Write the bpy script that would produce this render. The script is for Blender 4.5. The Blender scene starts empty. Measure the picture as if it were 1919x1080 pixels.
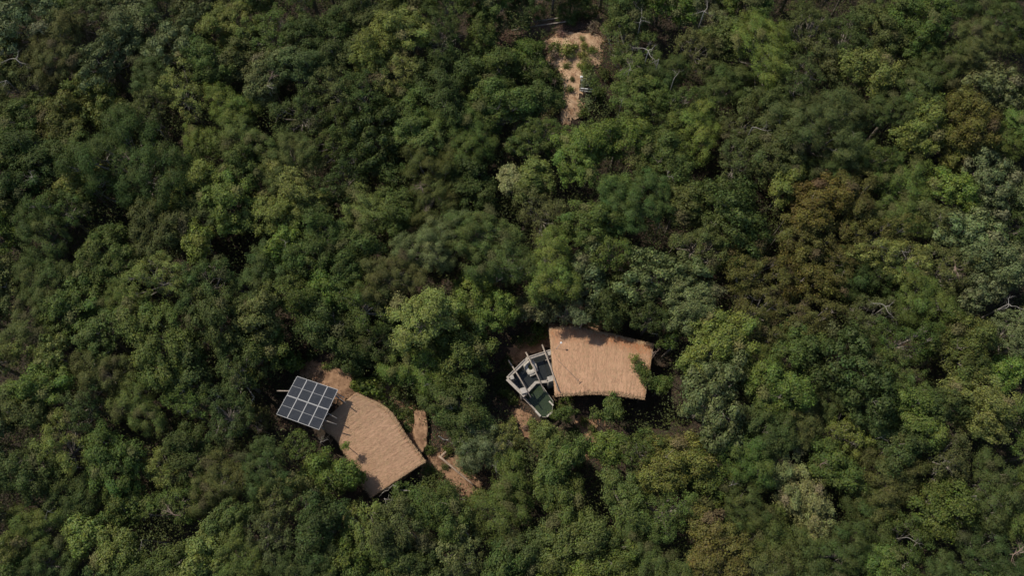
import bpy, math, random
import numpy as np
from mathutils import Vector, Matrix

R = math.radians
scene = bpy.context.scene
COL = scene.collection

# ------------------------------------------------------------------ camera
PITCH = 20.0
CAM = np.array([0.0, -28.7, 84.0])
cam_data = bpy.data.cameras.new('camera')
cam_data.sensor_width = 36.0
FPX = 1477.0
cam_data.lens = FPX / 1919.0 * 36.0
cam_data.clip_end = 3000
cam = bpy.data.objects.new('camera', cam_data)
cam.location = CAM
cam.rotation_euler = (R(PITCH), 0, 0)
COL.objects.link(cam)
scene.camera = cam

# ------------------------------------------------------------------ light
SUN_TO = np.array([-0.80, 0.60, 0.0]); SUN_TO /= np.linalg.norm(SUN_TO)
ELEV = 50.0
sun_dir = np.array([SUN_TO[0]*math.cos(R(ELEV)), SUN_TO[1]*math.cos(R(ELEV)), math.sin(R(ELEV))])
sd = bpy.data.lights.new('sun', 'SUN')
sd.energy = 4.1
sd.angle = R(0.5)
sd.color = (1.0, 0.94, 0.83)
so = bpy.data.objects.new('sun', sd)
so.rotation_euler = Vector(sun_dir).to_track_quat('Z', 'Y').to_euler()
so.location = (0, 0, 120)
COL.objects.link(so)

world = bpy.data.worlds.new('World')
scene.world = world
world.use_nodes = True
wn = world.node_tree
wn.nodes.clear()
sky = wn.nodes.new('ShaderNodeTexSky')
sky.sky_type = 'NISHITA'
sky.sun_disc = False
sky.sun_elevation = R(ELEV)
sky.sun_rotation = math.atan2(SUN_TO[0], SUN_TO[1])
bg = wn.nodes.new('ShaderNodeBackground')
bg.inputs['Strength'].default_value = 0.13
wo = wn.nodes.new('ShaderNodeOutputWorld')
wn.links.new(sky.outputs[0], bg.inputs[0])
wn.links.new(bg.outputs[0], wo.inputs[0])

scene.view_settings.view_transform = 'Standard'
scene.view_settings.look = 'None'
scene.view_settings.gamma = 1
scene.view_settings.exposure = -0.05
scene.cycles.max_bounces = 5
scene.cycles.diffuse_bounces = 3
scene.cycles.glossy_bounces = 2
scene.cycles.transmission_bounces = 3
scene.cycles.transparent_max_bounces = 6

# ------------------------------------------------------------------ picture helpers
cp, sp = math.cos(R(PITCH)), math.sin(R(PITCH))
RIGHT = np.array([1.0, 0, 0]); UP = np.array([0, cp, sp]); FWD = np.array([0, sp, -cp])
def ray(px, py):
    return RIGHT*(px-959.5)/FPX + UP*(540-py)/FPX + FWD
def at(px, py, z):
    d = ray(px, py)
    t = (z - CAM[2]) / d[2]
    return CAM + d*t
def proj(p):
    v = np.asarray(p, float) - CAM
    k = v @ FWD
    return 959.5 + FPX*(v @ RIGHT)/k, 540 - FPX*(v @ UP)/k
def scale_at(p):            # pixels per metre
    return FPX / ((np.asarray(p, float)-CAM) @ FWD)

# smooth value noise for the terrain and outlines
_rs = np.random.RandomState(11)
_tab = _rs.rand(64, 64)
def vnoise(x, y):
    x = np.asarray(x, float); y = np.asarray(y, float)
    xi = np.floor(x).astype(int); yi = np.floor(y).astype(int)
    fx = x-xi; fy = y-yi
    fx = fx*fx*(3-2*fx); fy = fy*fy*(3-2*fy)
    a = _tab[xi % 64, yi % 64]; b = _tab[(xi+1) % 64, yi % 64]
    c = _tab[xi % 64, (yi+1) % 64]; d = _tab[(xi+1) % 64, (yi+1) % 64]
    return (a*(1-fx)+b*fx)*(1-fy) + (c*(1-fx)+d*fx)*fy
# bare-earth mounds added to lift clearings out of tree shadow (pixel, height above the plain, radius in metres)
SUN_BANKS = [(1085, 80, 2.6, 6.0), (1075, 170, 2.4, 5.0), (625, 712, 2.2, 4.5), (712, 745, 1.8, 3.5),
         (787, 815, 1.8, 3.2), (850, 880, 1.6, 5.0), (1100, 790, 1.0, 4.5), (985, 800, 1.0, 4.0)]
_sun_banks = []
for (px, py, hh, rr) in SUN_BANKS:
    p = at(px, py, hh)
    _sun_banks.append((p[0], p[1], hh, rr))
def gz(x, y):
    x = np.asarray(x, float); y = np.asarray(y, float)
    z = (vnoise(x/9+5, y/9+3)-0.5)*0.9 + (vnoise(x/2.3+9, y/2.3)-0.5)*0.22
    for (bx, by, hh, rr) in _sun_banks:
        z = np.maximum(z, z*0.25 + hh*np.exp(-(((x-bx)**2+(y-by)**2)/rr**2)**1.5))
    return z
def on_ground(px, py):
    z = 0.0
    for _ in range(12):
        p = at(px, py, z)
        z = float(gz(p[0], p[1]))
    return at(px, py, z)

# ------------------------------------------------------------------ materials
def new_mat(name):
    m = bpy.data.materials.new(name); m.use_nodes = True
    nt = m.node_tree
    return m, nt, nt.nodes['Principled BSDF']
def simple(name, col, rough=0.8, noise=0.0, scale=8.0, col2=None, metallic=0.0, bump=0.0, detail=6, stretch=None):
    m, nt, b = new_mat(name)
    b.inputs['Roughness'].default_value = rough
    b.inputs['Metallic'].default_value = metallic
    b.inputs['Base Color'].default_value = (*col, 1)
    if col2 is not None or bump:
        tc = nt.nodes.new('ShaderNodeTexCoord')
        mp = nt.nodes.new('ShaderNodeMapping')
        if stretch: mp.inputs['Scale'].default_value = stretch
        nz = nt.nodes.new('ShaderNodeTexNoise')
        nz.inputs['Scale'].default_value = scale
        nz.inputs['Detail'].default_value = detail
        nz.inputs['Roughness'].default_value = 0.65
        nt.links.new(tc.outputs['Object'], mp.inputs[0])
        nt.links.new(mp.outputs[0], nz.inputs['Vector'])
        if col2 is not None:
            cr = nt.nodes.new('ShaderNodeValToRGB')
            cr.color_ramp.elements[0].position = 0.35; cr.color_ramp.elements[0].color = (*col, 1)
            cr.color_ramp.elements[1].position = 0.68; cr.color_ramp.elements[1].color = (*col2, 1)
            nt.links.new(nz.outputs['Fac'], cr.inputs[0])
            nt.links.new(cr.outputs[0], b.inputs['Base Color'])
        if bump:
            bp = nt.nodes.new('ShaderNodeBump')
            bp.inputs['Strength'].default_value = bump
            bp.inputs['Distance'].default_value = 0.05
            nt.links.new(nz.outputs['Fac'], bp.inputs['Height'])
            nt.links.new(bp.outputs[0], b.inputs['Normal'])
    return m

def leaf_material(name, rough, spec, trans=0.22):
    m, nt, b = new_mat(name)
    oi = nt.nodes.new('ShaderNodeObjectInfo')
    at_ = nt.nodes.new('ShaderNodeAttribute'); at_.attribute_name = 'tint'
    hsv = nt.nodes.new('ShaderNodeHueSaturation')
    # tint.r : brightness of the leaf, tint.g : hue shift, tint.b : saturation
    sep = nt.nodes.new('ShaderNodeSeparateColor')
    nt.links.new(at_.outputs['Color'], sep.inputs[0])
    def mr(sock, lo, hi):
        n = nt.nodes.new('ShaderNodeMapRange')
        n.inputs['To Min'].default_value = lo; n.inputs['To Max'].default_value = hi
        nt.links.new(sock, n.inputs['Value']); return n.outputs[0]
    nt.links.new(mr(sep.outputs[0], 0.45, 1.6), hsv.inputs['Value'])
    nt.links.new(mr(sep.outputs[1], 0.440, 0.540), hsv.inputs['Hue'])
    nt.links.new(mr(sep.outputs[2], 0.72, 1.08), hsv.inputs['Saturation'])
    nt.links.new(oi.outputs['Color'], hsv.inputs['Color'])
    nt.links.new(hsv.outputs[0], b.inputs['Base Color'])
    b.inputs['Roughness'].default_value = rough
    b.inputs['Specular IOR Level'].default_value = spec
    tr = nt.nodes.new('ShaderNodeBsdfTranslucent')
    mx = nt.nodes.new('ShaderNodeMixShader'); mx.inputs[0].default_value = trans
    nt.links.new(hsv.outputs[0], tr.inputs['Color'])
    nt.links.new(b.outputs[0], mx.inputs[1]); nt.links.new(tr.outputs[0], mx.inputs[2])
    nt.links.new(mx.outputs[0], nt.nodes['Material Output'].inputs['Surface'])
    return m
M_LEAF = leaf_material('leaf', 0.65, 0.12, 0.28)
M_BARK = simple('bark', (0.16, 0.13, 0.10), 0.9, col2=(0.30, 0.26, 0.21), scale=3, stretch=(3, 3, 0.6))
M_DEAD = simple('dead_wood', (0.22, 0.19, 0.155), 0.9, col2=(0.40, 0.36, 0.30), scale=2.5, stretch=(2, 2, 0.6))
M_TWIG = simple('brown_twig', (0.20, 0.13, 0.09), 0.9, col2=(0.34, 0.25, 0.19), scale=3)
M_POLE = simple('timber_pole', (0.24, 0.19, 0.15), 0.85, col2=(0.42, 0.35, 0.28), scale=5, stretch=(1, 1, 0.25))
M_BEAM = simple('weathered_timber', (0.28, 0.235, 0.19), 0.8, col2=(0.46, 0.40, 0.33), scale=4, bump=0.3)
M_CONC = simple('polished_concrete', (0.28, 0.25, 0.21), 0.75, col2=(0.46, 0.41, 0.35), scale=2.6, bump=0.25)
M_STONE = simple('pale_stone', (0.34, 0.30, 0.25), 0.8, col2=(0.58, 0.53, 0.45), scale=4.5, bump=0.6)
M_DARKSTONE = simple('dark_basin', (0.020, 0.024, 0.024), 0.5, col2=(0.045, 0.05, 0.05), scale=2)
M_GREENBASIN = simple('mossy_basin', (0.030, 0.040, 0.026), 0.8, col2=(0.15, 0.165, 0.11), scale=0.9)
M_ADOBE = simple('adobe', (0.22, 0.12, 0.065), 0.95, col2=(0.36, 0.21, 0.12), scale=3, bump=0.6)
M_DECK = simple('dark_interior_floor', (0.05, 0.04, 0.03), 0.8, col2=(0.09, 0.07, 0.055), scale=4)
M_ALU = simple('aluminium_frame', (0.36, 0.35, 0.335), 0.6, metallic=0.1)
M_WHITE = simple('white_paint', (0.62, 0.62, 0.60), 0.6, col2=(0.75, 0.75, 0.73), scale=3)
M_GREYROOF = simple('grey_sheet', (0.040, 0.052, 0.036), 0.8, col2=(0.13, 0.14, 0.11), scale=2.5)
M_LITTER = simple('dry_leaves', (0.12, 0.055, 0.03), 0.9, col2=(0.34, 0.20, 0.11), scale=1.7)
M_TIMB = simple('sawn_timber', (0.24, 0.16, 0.11), 0.8, col2=(0.42, 0.31, 0.22), scale=6, stretch=(1, 1, 0.2))

def water_mat(name, col, rough, bump):
    m, nt, b = new_mat(name)
    b.inputs['Base Color'].default_value = (*col, 1)
    b.inputs['Roughness'].default_value = rough
    b.inputs['IOR'].default_value = 1.33
    b.inputs['Transmission Weight'].default_value = 0.55
    nz = nt.nodes.new('ShaderNodeTexNoise'); nz.inputs['Scale'].default_value = 2.2
    bp = nt.nodes.new('ShaderNodeBump'); bp.inputs['Strength'].default_value = bump
    bp.inputs['Distance'].default_value = 0.03
    tc = nt.nodes.new('ShaderNodeTexCoord')
    nt.links.new(tc.outputs['Object'], nz.inputs['Vector'])
    nt.links.new(nz.outputs['Fac'], bp.inputs['Height'])
    nt.links.new(bp.outputs[0], b.inputs['Normal'])
    return m
M_WATER = water_mat('dark_water', (0.05, 0.055, 0.052), 0.10, 0.25)
M_GWATER = water_mat('green_water', (0.075, 0.105, 0.055), 0.15, 0.25)

# solar cells : dark slate with fine busbars and cell gaps, drawn in the panel's own coordinates
def cell_mat():
    m, nt, b = new_mat('solar_cells')
    b.inputs['Roughness'].default_value = 0.22
    b.inputs['Specular IOR Level'].default_value = 0.5
    tc = nt.nodes.new('ShaderNodeTexCoord')
    sx = nt.nodes.new('ShaderNodeSeparateXYZ'); nt.links.new(tc.outputs['UV'], sx.inputs[0])
    def lines(sock, n, w):
        a = nt.nodes.new('ShaderNodeMath'); a.operation = 'MULTIPLY'; a.inputs[1].default_value = n
        nt.links.new(sock, a.inputs[0])
        f = nt.nodes.new('ShaderNodeMath'); f.operation = 'FRACT'; nt.links.new(a.outputs[0], f.inputs[0])
        l = nt.nodes.new('ShaderNodeMath'); l.operation = 'LESS_THAN'; l.inputs[1].default_value = w
        nt.links.new(f.outputs[0], l.inputs[0]); return l.outputs[0]
    a = lines(sx.outputs[0], 12, 0.22); c = lines(sx.outputs[1], 24, 0.06)
    mxm = nt.nodes.new('ShaderNodeMath'); mxm.operation = 'MAXIMUM'
    nt.links.new(a, mxm.inputs[0]); nt.links.new(c, mxm.inputs[1])
    nz = nt.nodes.new('ShaderNodeTexNoise'); nz.inputs['Scale'].default_value = 2.5
    nz.inputs['Detail'].default_value = 5
    nt.links.new(tc.outputs['Object'], nz.inputs['Vector'])
    cr = nt.nodes.new('ShaderNodeValToRGB')
    cr.color_ramp.elements[0].position = 0.45; cr.color_ramp.elements[0].color = (0.013, 0.016, 0.020, 1)
    cr.color_ramp.elements[1].position = 0.75; cr.color_ramp.elements[1].color = (0.030, 0.031, 0.033, 1)
    nt.links.new(nz.outputs['Fac'], cr.inputs[0])
    mix = nt.nodes.new('ShaderNodeMix'); mix.data_type = 'RGBA'
    nt.links.new(mxm.outputs[0], mix.inputs['Factor'])
    nt.links.new(cr.outputs[0], mix.inputs[6]); mix.inputs[7].default_value = (0.050, 0.052, 0.056, 1)
    nt.links.new(mix.outputs[2], b.inputs['Base Color'])
    return m
M_CELL = cell_mat()

# thatch : straw running down the slope (UV y runs along the straw)
def thatch_mat(name, c_dark, c_mid, c_pale, edge):
    m, nt, b = new_mat(name)
    b.inputs['Roughness'].default_value = 0.9
    b.inputs['Specular IOR Level'].default_value = 0.15
    tc = nt.nodes.new('ShaderNodeTexCoord')
    def noise(scale, st, detail=6):
        mp = nt.nodes.new('ShaderNodeMapping'); mp.inputs['Scale'].default_value = st
        nz = nt.nodes.new('ShaderNodeTexNoise'); nz.inputs['Scale'].default_value = scale
        nz.inputs['Detail'].default_value = detail; nz.inputs['Roughness'].default_value = 0.7
        nt.links.new(tc.outputs['UV'], mp.inputs[0]); nt.links.new(mp.outputs[0], nz.inputs['Vector'])
        return nz.outputs['Fac']
    fine = noise(1.0, (16, 3.5, 1)); big = noise(1.0, (0.8, 0.8, 1), 4); rows = noise(1.0, (3.0, 3.0, 1), 6)
    ad = nt.nodes.new('ShaderNodeMath'); ad.operation = 'MULTIPLY_ADD'
    nt.links.new(fine, ad.inputs[0]); ad.inputs[1].default_value = 0.55
    ad2 = nt.nodes.new('ShaderNodeMath'); ad2.operation = 'MULTIPLY_ADD'
    nt.links.new(big, ad2.inputs[0]); ad2.inputs[1].default_value = 0.25
    ad3 = nt.nodes.new('ShaderNodeMath'); ad3.operation = 'MULTIPLY'
    nt.links.new(rows, ad3.inputs[0]); ad3.inputs[1].default_value = 0.2
    nt.links.new(ad3.outputs[0], ad2.inputs[2]); nt.links.new(ad2.outputs[0], ad.inputs[2])
    cr = nt.nodes.new('ShaderNodeValToRGB')
    e = cr.color_ramp.elements
    e[0].position = 0.36; e[0].color = (*c_dark, 1)
    e[1].position = 0.62; e[1].color = (*c_pale, 1)
    k = e.new(0.49); k.color = (*c_mid, 1)
    nt.links.new(ad.outputs[0], cr.inputs[0])
    # the upper edge of the thatch keeps its fresher orange colour (attribute "fresh")
    fa = nt.nodes.new('ShaderNodeAttribute'); fa.attribute_name = 'fresh'
    mix = nt.nodes.new('ShaderNodeMix'); mix.data_type = 'RGBA'
    nt.links.new(fa.outputs['Fac'], mix.inputs['Factor'])
    nt.links.new(cr.outputs[0], mix.inputs[6])
    mul = nt.nodes.new('ShaderNodeMix'); mul.data_type = 'RGBA'; mul.blend_type = 'MULTIPLY'
    mul.inputs['Factor'].default_value = 1.0
    nt.links.new(cr.outputs[0], mul.inputs[6]); mul.inputs[7].default_value = (*edge, 1)
    nt.links.new(mul.outputs[2], mix.inputs[7])
    nt.links.new(mix.outputs[2], b.inputs['Base Color'])
    bp = nt.nodes.new('ShaderNodeBump'); bp.inputs['Strength'].default_value = 0.7
    bp.inputs['Distance'].default_value = 0.03
    nt.links.new(ad.outputs[0], bp.inputs['Height']); nt.links.new(bp.outputs[0], b.inputs['Normal'])
    return m
M_THATCH_A = thatch_mat('thatch_tan', (0.308, 0.177, 0.108), (0.383, 0.230, 0.143), (0.448, 0.275, 0.175), (0.86, 0.70, 0.56))
M_THATCH_B = thatch_mat('thatch_orange', (0.348, 0.192, 0.113), (0.448, 0.257, 0.153), (0.518, 0.313, 0.194), (0.80, 0.52, 0.34))
M_STRAW = simple('loose_straw', (0.38, 0.225, 0.128), 0.9, col2=(0.494, 0.339, 0.185), scale=2.0)

def ground_mat():
    m, nt, b = new_mat('forest_floor')
    b.inputs['Roughness'].default_value = 0.95
    tc = nt.nodes.new('ShaderNodeTexCoord')
    def nz(scale, detail=8):
        n = nt.nodes.new('ShaderNodeTexNoise'); n.inputs['Scale'].default_value = scale
        n.inputs['Detail'].default_value = detail; n.inputs['Roughness'].default_value = 0.7
        nt.links.new(tc.outputs['Object'], n.inputs['Vector']); return n.outputs['Fac']
    cr = nt.nodes.new('ShaderNodeValToRGB'); e = cr.color_ramp.elements
    e[0].position = 0.35; e[0].color = (0.024, 0.018, 0.011, 1)
    e[1].position = 0.70; e[1].color = (0.075, 0.040, 0.022, 1)
    k = e.new(0.52); k.color = (0.046, 0.031, 0.018, 1)
    nt.links.new(nz(1.6), cr.inputs[0])
    nt.links.new(cr.outputs[0], b.inputs['Base Color'])
    bp = nt.nodes.new('ShaderNodeBump'); bp.inputs['Strength'].default_value = 0.8
    bp.inputs['Distance'].default_value = 0.12
    nt.links.new(nz(5.0), bp.inputs['Height']); nt.links.new(bp.outputs[0], b.inputs['Normal'])
    return m
M_GROUND = ground_mat()
M_SAND = simple('sandy_earth', (0.27, 0.150, 0.078), 0.95, col2=(0.56, 0.385, 0.235), scale=1.1, bump=0.7, detail=9)
M_REDEARTH = simple('red_earth', (0.13, 0.066, 0.034), 0.95, col2=(0.42, 0.250, 0.140), scale=1.5, bump=0.9, detail=9)
M_SHADEROAD = simple('road_earth_painted_shade', (0.050, 0.030, 0.020), 0.95, col2=(0.12, 0.07, 0.045), scale=1.2, bump=0.6)  # earth colour darkened to stand in for tree shade over the track

# ------------------------------------------------------------------ mesh helpers
def mesh_np(name, V, F, mat, uv=None, smooth=False):
    me = bpy.data.meshes.new(name)
    V = np.asarray(V, np.float32)
    if isinstance(F, np.ndarray):
        n, k = F.shape
        me.vertices.add(len(V)); me.vertices.foreach_set('co', V.ravel())
        me.loops.add(n*k); me.loops.foreach_set('vertex_index', F.astype(np.int32).ravel())
        me.polygons.add(n)
        me.polygons.foreach_set('loop_start', np.arange(0, n*k, k, dtype=np.int32))
        me.update(calc_edges=True)
    else:
        me.from_pydata([tuple(v) for v in V], [], F); me.update()
    if smooth:
        me.polygons.foreach_set('use_smooth', np.ones(len(me.polygons), bool))
    me.materials.append(mat)
    return me
def link(name, me, parent=None, label=None, cat=None, group=None, kind=None, loc=None):
    o = bpy.data.objects.new(name, me); COL.objects.link(o)
    if parent is not None: o.parent = parent
    if loc is not None: o.location = loc
    tag(o, label, cat, group, kind)
    return o
def tag(o, label=None, cat=None, group=None, kind=None):
    if label: o['label'] = label
    if cat: o['category'] = cat
    if group: o['group'] = group
    if kind: o['kind'] = kind
    return o

class Buf:
    def __init__(s): s.v = []; s.f = []
    def add(s, vs, fs):
        o = len(s.v); s.v.extend([tuple(map(float, v)) for v in vs]); s.f.extend([tuple(i+o for i in f) for f in fs])
    def box(s, c, sx, sy, sz, rot=None):
        P = np.array([[x, y, z] for z in (-.5, .5) for y in (-.5, .5) for x in (-.5, .5)])*[sx, sy, sz]
        if rot is not None: P = P @ np.array(rot).T
        s.add(P+np.array(c), [(0,2,3,1),(4,5,7,6),(0,1,5,4),(2,6,7,3),(0,4,6,2),(1,3,7,5)])
    def bar(s, a, b, w, h, up=(0, 0, 1)):
        a = np.array(a, float); b = np.array(b, float); d = b-a; L = np.linalg.norm(d); d /= L
        n = np.cross(up, d); n /= np.linalg.norm(n); u = np.cross(d, n)
        s.box((a+b)/2, L, w, h, np.stack([d, n, u], 1))
    def tube(s, pts, rad, n=6, cap=True):
        pts = [np.array(p, float) for p in pts]
        rings = []
        ref = np.array([0.13, 0.37, 0.92])
        for i, p in enumerate(pts):
            d = pts[min(i+1, len(pts)-1)] - pts[max(i-1, 0)]
            d = d/(np.linalg.norm(d)+1e-9)
            a = np.cross(d, ref); a /= (np.linalg.norm(a)+1e-9); b = np.cross(d, a)
            r = rad[i] if hasattr(rad, '__len__') else rad
            rings.append([p + r*(math.cos(2*math.pi*k/n)*a + math.sin(2*math.pi*k/n)*b) for k in range(n)])
        vs = [v for rg in rings for v in rg]
        fs = [(i*n+k, i*n+(k+1) % n, (i+1)*n+(k+1) % n, (i+1)*n+k) for i in range(len(pts)-1) for k in range(n)]
        if cap:
            fs.append(tuple(range(n))[::-1]); fs.append(tuple((len(pts)-1)*n+k for k in range(n)))
        s.add(vs, fs)
    def prism(s, poly, z0, z1):     # poly: list of xy ; z may be per-vertex lists
        n = len(poly)
        zb = z0 if hasattr(z0, '__len__') else [z0]*n
        zt = z1 if hasattr(z1, '__len__') else [z1]*n
        vs = [(x, y, z) for (x, y), z in zip(poly, zb)] + [(x, y, z) for (x, y), z in zip(poly, zt)]
        fs = [tuple(range(n))[::-1], tuple(n+i for i in range(n))]
        fs += [(i, (i+1) % n, n+(i+1) % n, n+i) for i in range(n)]
        s.add(vs, fs)
    def build(s, name, mat, parent=None, smooth=False, bevel=0, **kw):
        me = bpy.data.meshes.new(name); me.from_pydata(s.v, [], s.f); me.update()
        if smooth:
            for p in me.polygons: p.use_smooth = True
        me.materials.append(mat)
        o = link(name, me, parent, **kw)
        if bevel:
            md = o.modifiers.new('bevel', 'BEVEL'); md.width = bevel; md.segments = 2; md.limit_method = 'ANGLE'
        return o
def empty(name, loc=(0, 0, 0), rz=0, **kw):
    o = bpy.data.objects.new(name, None); COL.objects.link(o)
    o.location = loc; o.rotation_euler = (0, 0, rz); o.empty_display_size = 0.3
    tag(o, **kw); return o

# ------------------------------------------------------------------ terrain
def build_ground():
    core = np.arange(-75, 75.01, 0.4)
    ext = np.array([-900, -500, -300, -200, -140, -105, -88])
    xs = np.concatenate([ext, core, -ext[::-1]])
    ys = xs.copy()
    X, Y = np.meshgrid(xs, ys)
    Z = gz(X, Y)
    V = np.stack([X, Y, Z], -1).reshape(-1, 3)
    n, m = len(ys), len(xs)
    I = np.arange(n*m).reshape(n, m)
    F = np.stack([I[:-1, :-1], I[:-1, 1:], I[1:, 1:], I[1:, :-1]], -1).reshape(-1, 4)
    link('ground', mesh_np('ground', V, F, M_GROUND, smooth=True), kind='structure')
build_ground()

def in_poly(x, y, poly):
    x = np.asarray(x, float); y = np.asarray(y, float)
    r = np.zeros(x.shape, bool); n = len(poly)
    for i in range(n):
        x1, y1 = poly[i]; x2, y2 = poly[(i+1) % n]
        c = ((y1 > y) != (y2 > y))
        with np.errstate(divide='ignore', invalid='ignore'):
            r ^= c & (x < (x2-x1)*(y-y1)/(y2-y1+1e-12)+x1)
    return r
PATCH_POLYS = []
def patch(name, polypx, mat, lift=0.085, wob=0.5):
    P = [on_ground(*p)[:2] for p in polypx]
    PATCH_POLYS.append(P)
    P = np.array(P); lo = P.min(0)-0.5; hi = P.max(0)+0.5
    st = 0.07
    xs = np.arange(lo[0], hi[0], st); ys = np.arange(lo[1], hi[1], st)
    X, Y = np.meshgrid(xs, ys)
    wx = X + (vnoise(X*1.3+3, Y*1.3)-0.5)*wob*2 + (vnoise(X*4, Y*4+7)-0.5)*wob + (vnoise(X*9+2, Y*9)-0.5)*0.3
    wy = Y + (vnoise(X*1.3+23, Y*1.3+5)-0.5)*wob*2 + (vnoise(X*4+9, Y*4)-0.5)*wob + (vnoise(X*9+12, Y*9+5)-0.5)*0.3
    ins = in_poly(wx, wy, [tuple(p) for p in P])
    Z = gz(X, Y)+lift
    keep = ins[:-1, :-1] & ins[1:, :-1] & ins[:-1, 1:] & ins[1:, 1:]
    I = np.arange(X.size).reshape(X.shape)
    F = np.stack([I[:-1, :-1], I[:-1, 1:], I[1:, 1:], I[1:, :-1]], -1)[keep].reshape(-1, 4)
    used = np.unique(F); mp = -np.ones(X.size, int); mp[used] = np.arange(len(used))
    V = np.stack([X, Y, Z], -1).reshape(-1, 3)[used]
    return link(name, mesh_np(name, V, mp[F], mat, smooth=True), kind='structure')
patch('sandy_ground', [(1022, 78), (1045, 62), (1075, 58), (1110, 64), (1138, 52), (1150, 62), (1128, 92), (1134, 118), (1100, 128), (1092, 170), (1094, 228), (1055, 232), (1050, 195), (1058, 150), (1038, 128), (1024, 110)], M_SAND)
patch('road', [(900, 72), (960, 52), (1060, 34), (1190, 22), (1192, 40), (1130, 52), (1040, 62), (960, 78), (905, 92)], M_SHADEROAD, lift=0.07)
patch('red_ground', [(560, 690), (575, 672), (610, 682), (660, 690), (672, 715), (668, 745), (640, 760), (600, 740), (560, 712)], M_REDEARTH)
patch('red_ground', [(700, 700), (745, 715), (765, 745), (800, 770), (800, 850), (770, 850), (745, 790), (705, 770), (690, 735)], M_REDEARTH)
patch('red_ground', [(795, 845), (850, 850), (905, 905), (915, 950), (880, 960), (830, 915), (790, 900)], M_REDEARTH)
patch('red_ground', [(1075, 770), (1125, 775), (1128, 800), (1110, 850), (1095, 875), (1078, 850), (1080, 810)], M_REDEARTH)
patch('red_ground', [(965, 760), (1000, 780), (1010, 805), (990, 825), (968, 805), (960, 780)], M_REDEARTH)
patch('red_ground', [(945, 655), (985, 630), (1030, 610), (1050, 600), (1140, 600), (1150, 625), (1060, 640), (1010, 660), (960, 690)], M_REDEARTH)

# ------------------------------------------------------------------ foliage
def unit(v): return v/(np.linalg.norm(v, axis=-1, keepdims=True)+1e-9)
def leaf_quads(P, N, size, rng, aspect=0.55):
    """P points, N leaf normals, size per leaf -> verts (n*4,3)."""
    n = len(P)
    t = unit(np.cross(N, unit(rng.normal(size=(n, 3)))))
    b = np.cross(N, t)
    s = size[:, None]
    a = t*s*0.5; w = b*s*0.5*aspect
    V = np.stack([P-a, P+w-a*0.1, P+a, P-w-a*0.1], 1)
    V[:, 1] += N*s*0.12; V[:, 3] += N*s*0.12      # folded a little along the midrib
    return V.reshape(-1, 3)
def leaf_mesh(name, P, N, size, tint, rng, mat=None, aspect=0.55):
    V = leaf_quads(P, N, size, rng, aspect)
    n = len(P)
    F = np.arange(n*4).reshape(n, 4)
    me = mesh_np(name, V, F, mat or M_LEAF)
    ca = me.color_attributes.new('tint', 'FLOAT_COLOR', 'POINT')
    c = np.ones((n, 4, 4), np.float32); c[:, :, :3] = tint[:, None, :]
    ca.data.foreach_set('color', c.ravel())
    return me

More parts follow.
